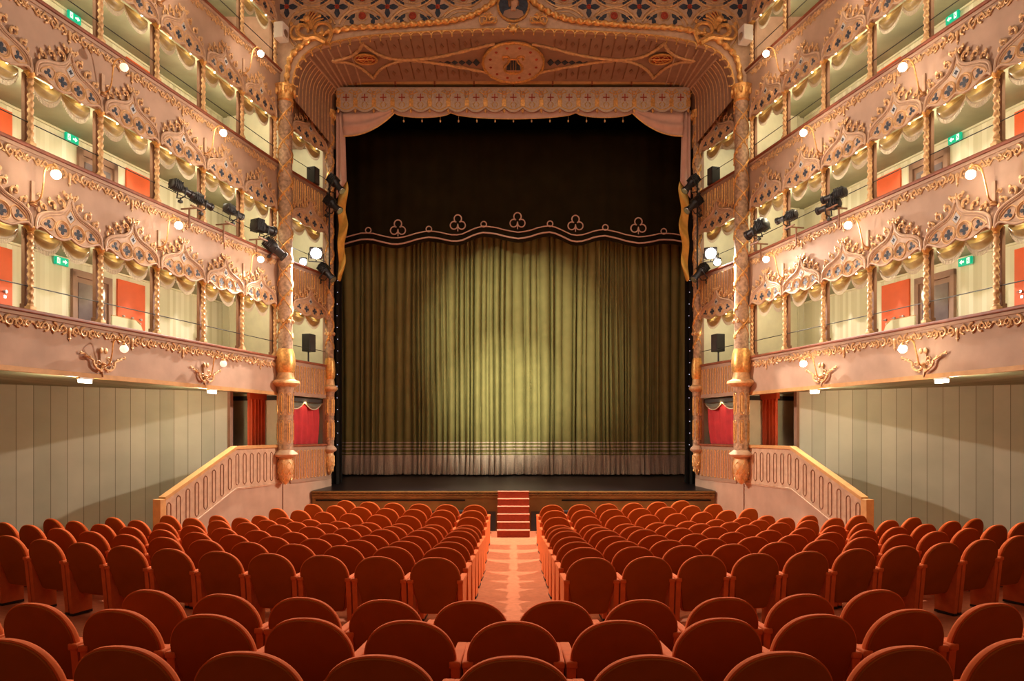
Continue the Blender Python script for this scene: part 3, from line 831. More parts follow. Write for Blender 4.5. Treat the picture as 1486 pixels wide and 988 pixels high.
# quatrefoil tracery
b = B()
def inlay(poly): B().prism(poly, -.014, -.003).build('slate_inlay', 'blue', t)
def rose(x, z, r):
    B().lathe([(r, -.014), (r*.85, -.032), (r*.6, -.030), (r*.5, -.020), (r*.3, -.034), (.01, -.036)], x, 0, 12, 'y', z).build('red_rose', 'rose', t, smooth=True)
def clear(x, z, m=.10): return z > interp(Rc, x)+m and not (abs(x) < .62 and z > 0)
for row, zc in enumerate((11.27, 12.28)):
    for i in range(-4, 5):
        xc = i*1.115
        for rr, tr in ((.50, .022), (.42, .010)):
            run = []
            for k in range(49):
                a = 2*PI*k/48; x, z = xc+rr*math.cos(a)*1.06, zc+rr*math.sin(a)
                if clear(x, z) and abs(x) < 5.2 and z < 12.9: run.append((x, -.012, z))
                else:
                    if len(run) > 3: b.tube(run, tr, 5)
                    run = []
            if len(run) > 3: b.tube(run, tr, 5)
        for dz in ((.33,) if row == 0 else (-.28, .33)):
            z = zc+dz
            if clear(xc, z, .16) and abs(xc) < 5.1:
                rose(xc, z, .085)
                b.tube([(xc+.115*math.cos(a), -.014, z+.115*math.sin(a)) for a in [2*PI*k/16 for k in range(16)]], .010, 4, closed=True)
                for sx in (-1, 1):
                    if clear(xc+sx*.26, z-.05, .10): inlay(petals(xc+sx*.26, z-.06, .14, sx*.7+PI/2, 3))
for i in range(-5, 5):
    xq = (i+.5)*1.115; zq = 11.80
    if clear(xq, zq, .2) and abs(xq) < 5.1:
        inlay(petals(xq, zq, .23, 0)); rose(xq, zq, .055)
        b.tube([(xq+.24*math.cos(a)*(1+.12*math.cos(4*a)), -.01, zq+.24*math.sin(a)*(1+.12*math.cos(4*a))) for a in [2*PI*k/28 for k in range(28)]], .012, 4, closed=True)
b.build('tracery_moulding', 'goldp', t)
# portrait medallion
mx, mz = W(745, 9, YA)
o = B().lathe([(.33, -.02), (.33, -.035), (.30, -.04)], 0, 0, 28, 'y', mz).build('medallion_field', 'blue', t)
bb = B(); bb.tube([(.345*math.cos(a), -.03, mz+.345*math.sin(a)) for a in [2*PI*k/36 for k in range(36)]], .028, 6, closed=True); bb.build('medallion_frame', 'gold', o, smooth=True)
bb = B(); bb.sph((0.02, -.05, mz+.05), .10, (.85, .35, 1.2), 12, 9); bb.tube([(0, -.05, mz-.05), (0, -.05, mz-.14)], .055, 8); bb.sph((-.045, -.085, mz+.04), .018, (.6, 1, 1.4), 6, 4)
bb.build('painted_bust_face', 'skin', o, smooth=True)
bb = B(); bb.sph((-.02, -.05, mz+.11), .10, (1.1, .38, .75), 12, 8); bb.sph((-.085, -.05, mz+.03), .05, (.7, .4, 1.6), 8, 6); bb.sph((.105, -.05, mz+.04), .035, (.6, .4, 1.8), 8, 6); bb.build('painted_bust_hair', 'hair', o, smooth=True)
bb = B(); bb.prism([(-.23, mz-.23), (-.20, mz-.14), (-.07, mz-.09), (0, mz-.15), (.07, mz-.09), (.20, mz-.14), (.23, mz-.23), (.12, mz-.30), (-.12, mz-.30)], -.06, -.04); bb.build('painted_bust_robe', 'pinkd', o)
# winged scroll beasts over the haunches and beside the medallion
def beast(b, cx, cz, k, s):
    X = lambda x: cx+s*x*k
    def T(pts, r): 
        p = smooth_pts([(X(x), -.08, cz+z*k) for x, z in pts], 4); b.tube(p, [q*k for q in taper(len(p), r[0], r[1])], 7)
    T([(-.38, -.30), (-.47, -.05), (-.36, .12), (-.15, .10), (-.10, -.08), (-.26, -.12), (-.25, .0)], (.045, .03))
    T([(-.36, -.30), (-.12, -.18), (.10, -.20), (.28, -.08), (.24, .08), (.08, .05), (.05, -.08)], (.075, .03))
    T([(.10, -.18), (.34, -.22), (.44, -.08), (.36, .06), (.26, .02)], (.05, .02))
    for i in range(6):
        a = .9+i*.28; T([(-.02, .0), (.0+.16*math.cos(a), .0+.22*math.sin(a)), (-.04+.30*math.cos(a+.25), .02+.38*math.sin(a+.25))], (.03, .012))
    b.sph((X(.08), -.09, cz+.22*k), .085*k, (1, .8, .9), 9, 6); b.sph((X(.17), -.09, cz+.19*k), .045*k, (1.5, .7, .6), 8, 5)
    for (x, z) in ((-.44, .18), (.42, .12), (-.2, .3)): b.sph((X(x), -.07, cz+z*k), .04*k, (1, .6, 1.2), 6, 4)
for s in (-1, 1):
    bx, bz = W(745+s*293, 45, YA); b = B(); beast(b, bx, bz, 1.0, s); o = b.build('winged_beast_ornament', 'gold', t, smooth=True)
    bx, bz = W(745+s*36, 30, YA); b = B(); beast(b, bx, bz, .42, -s); b.build('winged_beast_ornament', 'gold', t, smooth=True)
bx, bz = W(745, 44, YA); b = B()
for sx in (-1, 1):
    p = spiral(sx*.10, bz+.05, .07, 1, PI/2, sx, -.06, 14); b.tube(p, .018, 6); b.sph((sx*.05, -.07, bz-.02), .05, (1, .8, 1.3), 8, 6)
b.sph((0, -.09, bz), .06, (1, .7, 1.4), 9, 7); b.build('keystone_ornament', 'gold', t, smooth=True)

# soffit lofted from the arch to the inner frame
Ipx = [(485, 215), (485, 150), (488, 138), (495, 129), (508, 124.5), (540, 123), (600, 122.5), (680, 122.3), (710, 122.2), (745, 122)]
YI = 17.7
Ic = smooth_pts([W(x, y, YI) for x, y in Ipx], 5); Ic = Ic+[(-x, z) for x, z in reversed(Ic[:-1])]
b = B(); n = len(Lc)
g_ = [[b.bm.verts.new((Lc[i][0]*(1-v)+Ic[i][0]*v, (YA+.1)*(1-v)+YI*v, Lc[i][1]*(1-v)+Ic[i][1]*v)) for v in [k/8 for k in range(9)]] for i in range(n)]
for i in range(n-1):
    for k in range(8): b.bm.faces.new((g_[i][k], g_[i+1][k], g_[i+1][k+1], g_[i][k+1]))
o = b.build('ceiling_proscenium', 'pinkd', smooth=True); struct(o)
def soff(x, Y):
    """height of the soffit above plan point"""
    v = (Y-YA-.1)/(YI-YA-.1)
    best = None
    for i in range(n-1):
        a = Lc[i][0]*(1-v)+Ic[i][0]*v; c = Lc[i+1][0]*(1-v)+Ic[i+1][0]*v
        if a <= x <= c:
            f = (x-a)/(c-a+1e-9)
            return (Lc[i][1]*(1-v)+Ic[i][1]*v)*(1-f)+(Lc[i+1][1]*(1-v)+Ic[i+1][1]*v)*f
    return 11
def onsoff(px, py):
    Y = 16.8
    for _ in range(8):
        z = soff((px-CX)*Y/F, Y); Y = F*(z-CZ)/(HY-py)
    Y = max(15.9, min(17.62, Y)); x = (px-CX)*Y/F
    return (x, Y, soff(x, Y)-.03)
t = thing('soffit_ornament', 'round lyre medallion with rope ribs on the proscenium soffit', 'ornament', (0, 16.8, soff(0, 16.8)))
def loc(p): return (p[0], p[1]-16.8, p[2]-soff(0, 16.8))
SL = (soff(0, 17.4)-soff(0, 16.2))/1.2
SHM = Matrix(((1, 0, 0, 0), (0, 1, 0, 0), (0, SL, 1, -.02), (0, 0, 0, 1)))
b = B(); b.lathe([(.72, 0), (.72, -.04), (.68, -.05)], n=36); b.xf(SHM); b.build('medallion_disc', 'pinkl', t)
b = B(); b.tube([(.72*math.cos(a), .72*math.sin(a), -.05) for a in [2*PI*k/44 for k in range(44)]], .032, 7, closed=True, lobes=2, twist=40); b.xf(SHM); b.build('medallion_rope', 'gold', t, smooth=True)
b = B()
for k in range(12):
    a = 2*PI*k/12+.26; b.lathe([(.035, -.05), (.03, -.062)], .56*math.cos(a), .56*math.sin(a), 8)
b.xf(SHM); b.build('red_spots', 'rose', t)
b = B()
for sx in (-1, 1):
    p = smooth_pts([(sx*.0, -.32, -.07), (sx*.16, -.30, -.07), (sx*.22, -.12, -.07), (sx*.10, .10, -.07), (sx*.12, .26, -.07), (sx*.24, .26, -.07), (sx*.23, .16, -.07)], 4)
    b.tube([(x, -y, z) for x, y, z in p], .026, 6)
b.tube([(-.14, -.18, -.07), (.14, -.18, -.07)], .02, 6)
for x in (-.06, 0, .06): b.tube([(x, -.18, -.075), (x, .26, -.075)], .006, 4)
b.box(-.10, .10, .30, .36, -.09, -.05)
b.xf(SHM); b.build('lyre', 'gold', t, smooth=True)
B().prism([(-.12, -.18), (.12, -.18), (.17, .24), (-.17, .24)], -.058, -.051, 'xy').xf(SHM).build('lyre_field', 'blue', t)
b = B()
ropes = [[(718, 62), (690, 68), (650, 78), (615, 83.5), (588, 85), (562, 82), (542, 73), (526, 58)],
         [(714, 105), (680, 98), (640, 91), (610, 87), (588, 86), (566, 91), (551, 100), (542, 112)],
         [(526, 58), (520, 72), (506, 81), (483, 87), (505, 89), (524, 97), (542, 112)]]
for rp in ropes:
    for m in (0, 1):
        p = smooth_pts([loc(onsoff(x if m == 0 else 2*CX-x, y)) for x, y in rp], 6); b.tube(p, .035, 7, lobes=2, twist=40, amp=.25)
b.build('rope_ribs', 'goldp', t, smooth=True)
b = B(); b2 = B()
for m in (0, 1):
    c = Vector(loc(onsoff(531 if m == 0 else 2*CX-531, 83)))
    b.tube([(c.x+.26*math.cos(a), c.y+.22*math.sin(a), c.z-.02) for a in [2*PI*k/24 for k in range(24)]], .025, 6, closed=True)
    b.tube([(c.x+.17*math.cos(a), c.y+.14*math.sin(a), c.z-.02) for a in [2*PI*k/20 for k in range(20)]], .010, 5, closed=True)
    for k in range(6):
        a = PI*k/3; b.tube([(c.x, c.y, c.z-.03), (c.x+.22*math.cos(a), c.y+.19*math.sin(a), c.z-.03)], .012, 4)
    b2.lathe([(.22, .0), (.22, -.012)], c.x, c.y, 20, 'z', c.z)
b.build('rosette', 'gold', t, smooth=True); b2.build('rosette_field', 'rose', t)
b = B(); b2 = B(); b3 = B()
def rope_y(px, which):
    cur = ropes[which][:8]; pxm = px if px <= CX else 2*CX-px
    pts = sorted(cur)
    for (a, ya), (c, yc) in zip(pts, pts[1:]):
        if a <= pxm <= c: return ya+(yc-ya)*(pxm-a)/(c-a)
    return 58 if which == 0 else 108
for i in range(-13, 14):
    px = CX+i*17.5+8
    for (ya, yb) in ((rope_y(px, 1)+3, 114), (56, rope_y(px, 0)-3)):
        if abs(px-CX) < 45 or abs(px-CX) > 245 or yb-ya < 6: continue
        A = onsoff(px, ya); Bq = onsoff(px, yb)
        # ribs run front to back: same x at both ends
        xx = A[0]
        b.tube([loc((xx, A[1], soff(xx, A[1])-.012)), loc((xx, Bq[1], soff(xx, Bq[1])-.012))], .016, 4)
        ym = (A[1]+Bq[1])/2; c = loc((xx+.14, ym, soff(xx+.14, ym)-.012))
        b2.prism([(c[0], c[1]-.12), (c[0]+.045, c[1]), (c[0], c[1]+.12), (c[0]-.045, c[1])], c[2], c[2]-.010, 'xy')
b.build('soffit_ribs', 'jamb', t)
b = B()
for i in list(range(13, 24, 2)):
    for j in (i, n-1-i):
        b.tube([(Lc[j][0]*(1-v)+Ic[j][0]*v, (YA+.1)*(1-v)+YI*v-16.8, Lc[j][1]*(1-v)+Ic[j][1]*v-.012-soff(0, 16.8)) for v in [.04+.94*k/8 for k in range(9)]], .022, 5)
b.build('cove_ribs', 'pinkl', t, smooth=True)
b = B()
for k in range(11):
    v = .10+.80*k/10
    for m in (0, 1):
        pts = []
        for i in range(0, 14):
            j = i if m == 0 else n-1-i; sx = 1 if m == 0 else -1
            pts.append((Lc[j][0]*(1-v)+Ic[j][0]*v+sx*.012, (YA+.1)*(1-v)+YI*v-16.8, Lc[j][1]*(1-v)+Ic[j][1]*v-.004-soff(0, 16.8)))
        b.tube(pts, .010, 4)
b.build('wall_stripes', 'goldp', t); b2.build('painted_leaves', 'jamb', t)
# dark leaf sprays either side of the medallion
b = B()
for sx in (-1, 1):
    for k, L in enumerate((.16, .13, .11, .09, .07, .05)):
        c = (sx*(.86+k*.17), .02, -.035)
        b.prism([(c[0]-sx*.06, c[1]), (c[0]+sx*.02, c[1]+L), (c[0]+sx*.10, c[1]), (c[0]+sx*.02, c[1]-L)], c[2]-.01, c[2], 'xy')
b.build('dark_leaf_sprays', 'blue', t)

# ------------------------------------------------------------------ inner frame, rail, lambrequin
b = B()
poly = [(-6.5, 9.5), (-6.5, 12.0), (6.5, 12.0), (6.5, 9.5)]+[(x, z) for x, z in reversed([(q[0], max(q[1], 9.5)) for q in Ic])]
b.prism(poly, 17.70, 17.85); struct(b.build('wall_proscenium', 'pinkd'))
b = B()
for s in (-1, 1): b.box(*sorted((s*4.47, s*7.5)), 18.45, 18.52, 0, 12.0)
struct(b.build('wall_proscenium_sides', 'blackc'))
t = thing('pelmet_rail', 'salmon wooden rail with small brackets above the embroidered pelmet', 'rail', (0, 17.62, W(0, 119, 17.62)[1]))
B().box(-4.22, 4.22, -.04, .04, -.06, .06, .012).build('rail', 'woodl', t)
b = B()
for i in range(9): b.box(-3.9+i*.975-.02, -3.9+i*.975+.02, -.06, .05, -.10, .08)
b.build('bracket', 'wood', t)
YP = 17.58
x0, zt = W(489, 127, YP); _, zb = W(489, 163, YP); x1 = W(1001, 127, YP)[0]
NB = 19; pw = (x1-x0)/NB
t = thing('embroidered_pelmet', 'scalloped beige pelmet embroidered with gold and red motifs', 'pelmet', (0, YP, zt))
H = zt-zb
out = [(x0, 0), (x1, 0)]
for i in range(NB):
    xa = x1-i*pw
    for k in range(7):
        a = k/6; out.append((xa-pw*a, -(H-.10)-.10*math.sin(PI*a)))
b = B(); b.prism(out, -.02, .02); b.build('pelmet_cloth', 'pelmet', t)
bt = B(); bg = B(); bg2 = B(); brd = B()
for i in range(NB+1):
    x = x0+i*pw
    if i in (0, NB): x += .04*(1 if i == 0 else -1)
    bt.lathe([(.012, .0), (.035, -.03), (.030, -.07), (.010, -.10)], x, -.04, 8, 'z', -H+.07)
    bg = B(); bg.box(x-.055, x+.055, -.032, -.02, -H+.13, -H+.30, .006)
    bg.tube([(x+.05*math.cos(a), -.03, -H+.42+.09*math.sin(a)) for a in [2*PI*k/12 for k in range(12)]], .010, 4, closed=True)
    bg.box(x-.035, x+.035, -.035, -.02, -H+.30, -H+.34)
    for a in (.5, 1.1, 2.04, 2.64): bg.tube([(x, -.03, -H+.42), (x+.17*math.cos(a), -.03, -H+.42+.15*math.sin(a))], .008, 4)
    bg.build('gold_motif', 'gold', t)
for i in range(NB):
    x = x0+(i+.5)*pw; z = -H+.36
    brd.box(x-.012, x+.012, -.03, -.02, z-.09, z+.09); brd.box(x-.08, x+.08, -.03, -.02, z-.012, z+.012)
    for sx in (-1, 1):
        bg2.tube([(x+sx*.03, -.026, z-.12), (x+sx*.07, -.026, z-.17), (x+sx*.04, -.026, z-.24)], .009, 4)
        bg2.tube([(x+sx*.13, -.026, z+.20), (x+sx*.06, -.026, z+.13), (x+sx*.15, -.026, z+.10)], .009, 4)
        bg2.sph((x+sx*.06, -.026, z+.06), .016, (1, .4, 1), 6, 4)
    bg2.tube([(x-pw/2+.03+(pw-.06)*k/8, -.026, -(H-.14)-.085*math.sin(PI*k/8)) for k in range(9)], .010, 4)
bt.build('tassel', 'gold', t, smooth=True); bg2.build('leaf_embroidery', 'ylin', t); brd.build('red_cross_embroidery', 'rose', t)
# pale under-valance with beads (centre) and side swags
YU = 17.66
t = thing('under_valance', 'pale pink under-valance with hanging beads below the embroidered pelmet', 'valance', (0, YU, 0))
b = B(); bd = B(); bm = B()
segs = [((572, 165), (654, 165), 7), ((654, 165), (836, 165), 9), ((836, 165), (918, 165), 7)]
for (a, c, dp) in segs:
    for half in (0,):
        lo = []
        for k in range(21):
            q = k/20; px = a[0]+(c[0]-a[0])*q
            lo.append(W(px, 164+dp*(4*q*(1-q))**.6, YU))
        top = W(0, 150, YU)[1]
        b.prism([(lo[0][0], top)]+lo+[(lo[-1][0], top)], -.012, .012)
        bd.tube([(x, -.015, z) for x, z in lo], .012, 5)
for i in range(13):
    px = 586+i*(904-586)/12; x, z = W(px, 176, YU)
    bm.sph((x, -.01, z), .022, (1, 1, 1.6), 6, 5); bm.tube([(x, -.01, z), (x, -.01, z+.12)], .004, 4)
b.build('valance_cloth', 'swagp', t); bd.build('gold_edge', 'gold', t); bm.build('bead', 'goldp', t, smooth=True)
for s in (-1, 1):
    t = thing('corner_swag', 'pinkish white draped swag in the upper %s corner of the stage opening' % SIDE[s], 'swag', (0, YU-.02, 0), 0, 'corner swags')
    def low(q):  # q 0 at outer edge, 1 at inner
        px = 499+(572-499)*q; py = 198-33*(max(0, q))**2.2
        return px, py
    def fn(u, v):
        px, pyl = low(u); py = 158+(pyl-158)*v
        x, z = W(px, py, YU)
        y = -.05*math.sin(v*PI)+.035*math.sin(v*PI*5)*(.4+.6*(1-u))
        return (-s*x if s > 0 else x, y, z)
    o = B().grid(fn, 20, 26).build('swag_cloth', 'swagp', t, smooth=True, solid=.01)
    b = B(); b.tube([fn(i/20, 1) for i in range(21)], .018, 5); b.build('gold_edge', 'gold', t)
    # hanging tail
    t = thing('curtain_tail', 'long pale drape with mustard lining hanging at the %s of the stage opening' % SIDE[s], 'curtain', (0, YU, 0), 0, 'side drapes')
    def tail(u, v):
        xa, za = W(488, 160, YU); w0 = .22-.0*v; xo = xa+(.20+.05*v)*u
        return ((xo if s < 0 else -xo), .03*math.sin(u*9), za-(za-W(0, 262+26*(1-u), YU)[1])*v)
    B().grid(tail, 14, 12).build('drape', 'swagp', t, smooth=True, solid=.01)
    def lining(u, v):
        x0_, z0_ = W(489, 262, YU); z1_ = W(0, 405, YU)[1]
        wv = .22+.05*math.sin(v*17)-.12*v**3
        xo = x0_+.02+wv*u
        return ((xo if s < 0 else -xo), .04+.07*math.sin(v*17+u*3), z0_+(z1_-z0_)*(v+.02*math.sin(u*3)))
    B().grid(lining, 10, 46).build('mustard_lining', 'ylin', t, smooth=True, solid=.01)

# ------------------------------------------------------------------ stage house
b = B(); b.box(-8, 8, 23, 23.1, 0, 13); b.box(-8, -7.9, 17.9, 23, 0, 13); b.box(7.9, 8, 17.9, 23, 0, 13); struct(b.build('wall_stage', 'blackc'))
b = B(); b.box(-8, 8, 17.85, 23.1, 12.0, 12.1); struct(b.build('ceiling_stage', 'blackc'))
ZD0, ZD1 = zr(712, 16.9), zr(690, 20.0)
def deck_z(y): return ZD0+(ZD1-ZD0)*(y-16.9)/3.1
b = B()
poly = [(-4.80, 16.9), (4.80, 16.9), (4.62, 17.75), (7.9, 17.95), (7.9, 23), (-7.9, 23), (-7.9, 17.95), (-4.62, 17.75)]
b.prism(poly, -.10, 0, 'xy')
for v in b.bm.verts: v.co.z += deck_z(v.co.y)
struct(b.build('floor_stage', 'deck'))
t = thing('stage_apron', 'gilt brown panelled stage front with rope moulding and dark slots', 'stage front', (0, 16.9, 0))
X = 4.79
B().box(-X, X, .0, .12, -.1, ZD0-.12).build('front_board', 'stagew', t)
B().box(-X, X, -.06, .12, ZD0-.05, ZD0-.005, .01).build('nosing', 'stagew', t)
B().tube([(-X+2*X*i/300, -.02, ZD0-.085) for i in range(301)], .028, 8, lobes=2, twist=60, amp=.3).build('rope_moulding', 'stagew', t, smooth=True)
B().box(-X, X, -.03, .02, ZD0-.17, ZD0-.12).build('lower_moulding', 'stagew', t)
b = B(); b.box(-4.7, -1.15, -.012, .01, ZD0-.245, ZD0-.205); b.box(1.15, 4.7, -.012, .01, ZD0-.245, ZD0-.205)
b.build('dark_slot', 'blackc', t)
b = B(); b.box(-X, -.42, -.010, .01, 0, .50); b.box(.42, X, -.010, .01, 0, .50); b.build('lower_recess', 'recess', t)
# low black monitors beside the steps
for s in (-1, 1):
    t = thing('stage_monitor', 'low black speaker box on the floor right by the steps, %s side' % SIDE[s], 'speaker', (s*1.25, 16.55, floor_z(1.25, 16.55)), 0, 'floor monitors')
    B().box(-.42, .42, -.12, .15, 0, .52, .02).build('cabinet', 'black', t)
    B().box(-.38, .38, -.135, -.12, .06, .46, .01).build('grille', 'recess', t)
# steps
t = thing('stage_steps', 'red carpeted steps with pale nosings up to the stage at the aisle', 'steps', (0, 16.88, 0))
n = 6; fz = .03; rise = (ZD0-.0-fz)/n
for i in range(n):
    zt_ = fz+rise*(i+1); y0 = -(n-i)*.17+.17*0
    st = B().box(-.365, .365, y0, 0.0-.008*0, fz if i == 0 else zt_-rise, zt_-.012).build('step', 'stepc', t)
    B().box(-.37, .37, y0-.012, y0+.17, zt_-.014, zt_+.002, .004).build('nosing', 'stepn', st)

# ------------------------------------------------------------------ curtains
rnd = random.Random(3)
ws = [(rnd.uniform(3.2, 7.5), rnd.uniform(0, 6.28), rnd.uniform(.02, .05)) for _ in range(7)]+[(rnd.uniform(15, 27), rnd.uniform(0, 6.28), rnd.uniform(.030, .050)) for _ in range(5)]+[(rnd.uniform(34, 48), rnd.uniform(0, 6.28), .006) for _ in range(3)]
folds = []; fx = -6.2
while fx < 6.2:
    fw = rnd.choice((.09, .12, .15, .20, .24))*rnd.uniform(.85, 1.15); folds.append((fx, fw, rnd.uniform(.11, .22))); fx += fw+rnd.choice((0, .01, .03, .06))
def pleat(x, v=0):
    """rounded pleats of uneven width with deep narrow valleys, wandering slightly on the way down"""
    x = x+.035*(1-v)*math.sin(x*2.3+v*3)+.012*math.sin(x*9+v*4); y = .05*math.sin(x*1.7)+.03*math.sin(x*4.1+1)
    for a, w_, d in folds:
        if a <= x < a+w_:
            q = (x-a)/w_; return y-d*(.75+.35*v)*(4*q*(1-q))**(.8 if w_ < .16 else .62)
    return y
YC = 20.1; zC0 = deck_z(YC)+.02; zC1 = 9.0
HBAND = zr(640, YC); HFR = zr(660, YC)
t = thing('house_curtain', 'olive green pleated velvet stage curtain with grey banded fringed hem', 'curtain', (0, YC, 0))
XW = 5.35
def cfn(za, zb, nv):
    def fn(u, v):
        x = -XW+2*XW*u; z = za+(zb-za)*v; vv = (zC1-z)/(zC1-zC0)
        return (x, pleat(x, vv), z)
    return fn
B().grid(cfn(zC1, HBAND, 0), 900, 14).build('curtain_cloth', 'greenv', t, smooth=True)
hem = B().grid(cfn(HBAND, HFR, 0), 900, 4).build('banded_hem', 'greenv', t, smooth=True)
b = B()
for zz, hh in ((HBAND-.02, .035), (HBAND-.11, .035), (HBAND-.20, .04), (HBAND-.32, .03)):
    for i in range(900):
        xa, xb = -XW+2*XW*i/900, -XW+2*XW*(i+1)/900; va = (zC1-zz)/(zC1-zC0)
        ya, yb = pleat(xa, va)-.012, pleat(xb, va)-.012
        b.bm.faces.new([b.bm.verts.new(p) for p in ((xa, ya, zz), (xb, yb, zz), (xb, yb, zz-hh), (xa, ya, zz-hh))])
bo = b.build('braid_band', 'braid', hem)
b = B()
rf = random.Random(5)
for i in range(1500):
    x = -XW+2*XW*(i+.5)/1500; y = pleat(x, .95); lean = rf.uniform(-.02, .02)
    w_ = .0052; z1_ = HFR+.0; z0_ = zC0-.0+rf.uniform(0, .02)
    p = [(x-w_, y-.004, z1_), (x+w_, y+.004, z1_), (x+w_+lean, y-.02+rf.uniform(-.02, .02), z0_), (x-w_+lean, y-.02, z0_)]
    b.bm.faces.new([b.bm.verts.new(q) for q in p])
b.build('fringe', 'braid', t)['kind'] = 'stuff'
B().grid(lambda u, v: (-XW+2*XW*u, pleat(-XW+2*XW*u, 1)+.015, HFR+(zC0+.03-HFR)*v), 500, 2).build('fringe_backing', 'braid', t, smooth=True)
# border with piped edge, its cloth toned dark for shade
YBd = 19.3
edge = [(484, 358), (494, 356), (533.5, 348), (578, 355), (622.6, 344.7), (663.7, 351), (701, 338), (751.8, 346.5), (797.4, 338), (836.6, 351), (877.6, 343), (925.8, 353.6), (963, 348), (993.5, 352), (1006, 353)]
E = smooth_pts([W(x, y, YBd) for x, y in edge], 5)
ex0, ex1 = E[0][0], E[-1][0]
E = [(-5.4, E[0][1])]+E+[(5.4, E[-1][1])]
t = thing('border_curtain', 'velvet border curtain toned dark for shade, with cream piped wavy edge and clover loops', 'curtain', (0, YBd, 0))
def bfn(u, v):
    x = -5.35+10.7*u; zl = interp(E, x)-.10; return (x, .025*math.sin(x*5)+.012*math.sin(x*17), 10.6+(zl-10.6)*v)
B().grid(bfn, 240, 12).build('border_cloth', 'border', t, smooth=True, solid=.02)
def byy(x): return .025*math.sin(x*5)+.012*math.sin(x*17)-.055
b = B(); b.tube([(x, byy(x), z) for x, z in E], .022, 6); b.build('lower_piping', 'piping', t, smooth=True)
b = B(); b.tube([(x, byy(x), z+.17) for x, z in E], .017, 6); b.build('upper_piping', 'piping', t, smooth=True)
for (px, py) in ((535, 335), (622.6, 333), (702, 326), (798, 326), (878, 331), (963, 336)):
    x, z = W(px, py, YBd)
    B().tube([(x+.075*math.cos(a), byy(x), z+.075*math.sin(a)) for a in [2*PI*k/18 for k in range(18)]], .016, 6, closed=True).build('ring_loop', 'piping', t, smooth=True)
for (px, py) in ((578, 332), (664.7, 325), (751, 321), (835, 325), (925.8, 329)):
    x, z = W(px, py, YBd); b = B()
    for a0 in (PI/2, PI/2+2*PI/3, PI/2+4*PI/3):
        cx_, cz_ = x+.12*math.cos(a0), z+.12*math.sin(a0)
        pts = []
        for k in range(17):
            a = a0+PI-.45-(2*PI-.9)*k/16; a = a0+PI+.45+(2*PI-.9)*k/16
            pts.append((cx_+.10*math.cos(a), byy(x), cz_+.105*math.sin(a)))
        b.tube(pts, .017, 6)
    b.tube([(x, byy(x), z-.02), (x, byy(x), z-.22)], .014, 5)
    b.build('clover_loop', 'piping', t, smooth=True)
# black legs either side with small lights
for s in (-1, 1):
    t = thing('masking_leg', 'black masking drape dotted with tiny lights at the %s of the stage' % SIDE[s], 'drape', (s*4.70, 18.2, deck_z(18.2)), 0, 'masking drapes')
    B().grid(lambda u, v: (-.23+.46*u, .03*math.sin(u*20), 6.9*v), 30, 4).build('cloth', 'blackc', t, smooth=True)
    b = B()
    for i in range(15): b.sph((-s*.20+.01*math.sin(i), -.05, 1.0+i*.30), .010, u=6, v=4)
    b.build('tiny_light', emis('tiny_blue_light', (.6, .7, 1), 1.0) if s < 0 else bpy.data.materials['tiny_blue_light'], t)

# ------------------------------------------------------------------ theatre lamps, speakers
def make_spot(L=.46, r=.065):
    """barrel along local +x, hung in a yoke over a clamp at the origin"""
    t = thing('theatre_spotlight', 'x', 'spotlight')
    zc = .20
    B().lathe([(r*.8, -L*.52), (r*1.15, -L*.50), (r*1.25, -L*.30), (r*1.2, -L*.05), (r*1.0, 0), (r*.85, .04), (r*.85, L*.36), (r*1.05, L*.37), (r*1.1, L*.47)], 0, 0, 16, 'x', zc).build('housing', 'black', t, smooth=True)
    b = B()
    for i in range(5): b.box(-L*.45+i*.035, -L*.45+i*.035+.010, -r*1.35, r*1.35, zc-r*1.1, zc+r*1.35)
    b.build('cooling_fins', 'black', t)
    B().lathe([(r*.95, L*.465), (r*.9, L*.485)], 0, 0, 16, 'x', zc).build('lens', 'lens', t)
    b = B(); b.tube([(0, -r*1.4, zc), (0, -r*1.45, .05), (0, 0, .03), (0, r*1.45, .05), (0, r*1.4, zc)], .012, 5)
    b.lathe([(.02, -.02), (.02, .02)], 0, -r*1.45, 8, 'y', zc); b.lathe([(.02, -.02), (.02, .02)], 0, r*1.45, 8, 'y', zc)
    b.build('yoke', 'black', t)
    b = B(); b.tube([(0, 0, .04), (0, 0, -.02)], .014, 6); b.box(-.03, .03, -.03, .03, -.05, -.01); b.build('clamp', 'black', t)
    return t
PSP = Proto(make_spot()); PSB = Proto(make_spot(.54, .10))
def put_spot(P, loc, target, label):
    """rotate so that the barrel points at target (yaw and pitch)"""
    v = Vector(target)-Vector(loc)
    o = P.put(loc, 0, label, 'theatre spotlights')
    yaw = math.atan2(v.y, v.x); pit = math.atan2(v.z, math.hypot(v.x, v.y))
    o.rotation_euler = (0, -pit, yaw)
    return o
def bracket(s, u, n1, z, label):
    g = GAL[s]
    t = thing('lamp_bracket', label, 'bracket', g.P(u, 0, z), g.rz, 'lamp brackets')
    b = B(); b.box(-.012, .012, -.10, n1, .09, .115); b.box(-.012, .012, .055, .08, -.25, .09); b.build('arm', 'jamb', t)
    b = B(); b.box(-.16, .16, n1-.012, n1+.012, .09, .115); b.build('crossbar', 'jamb', t)
    return t
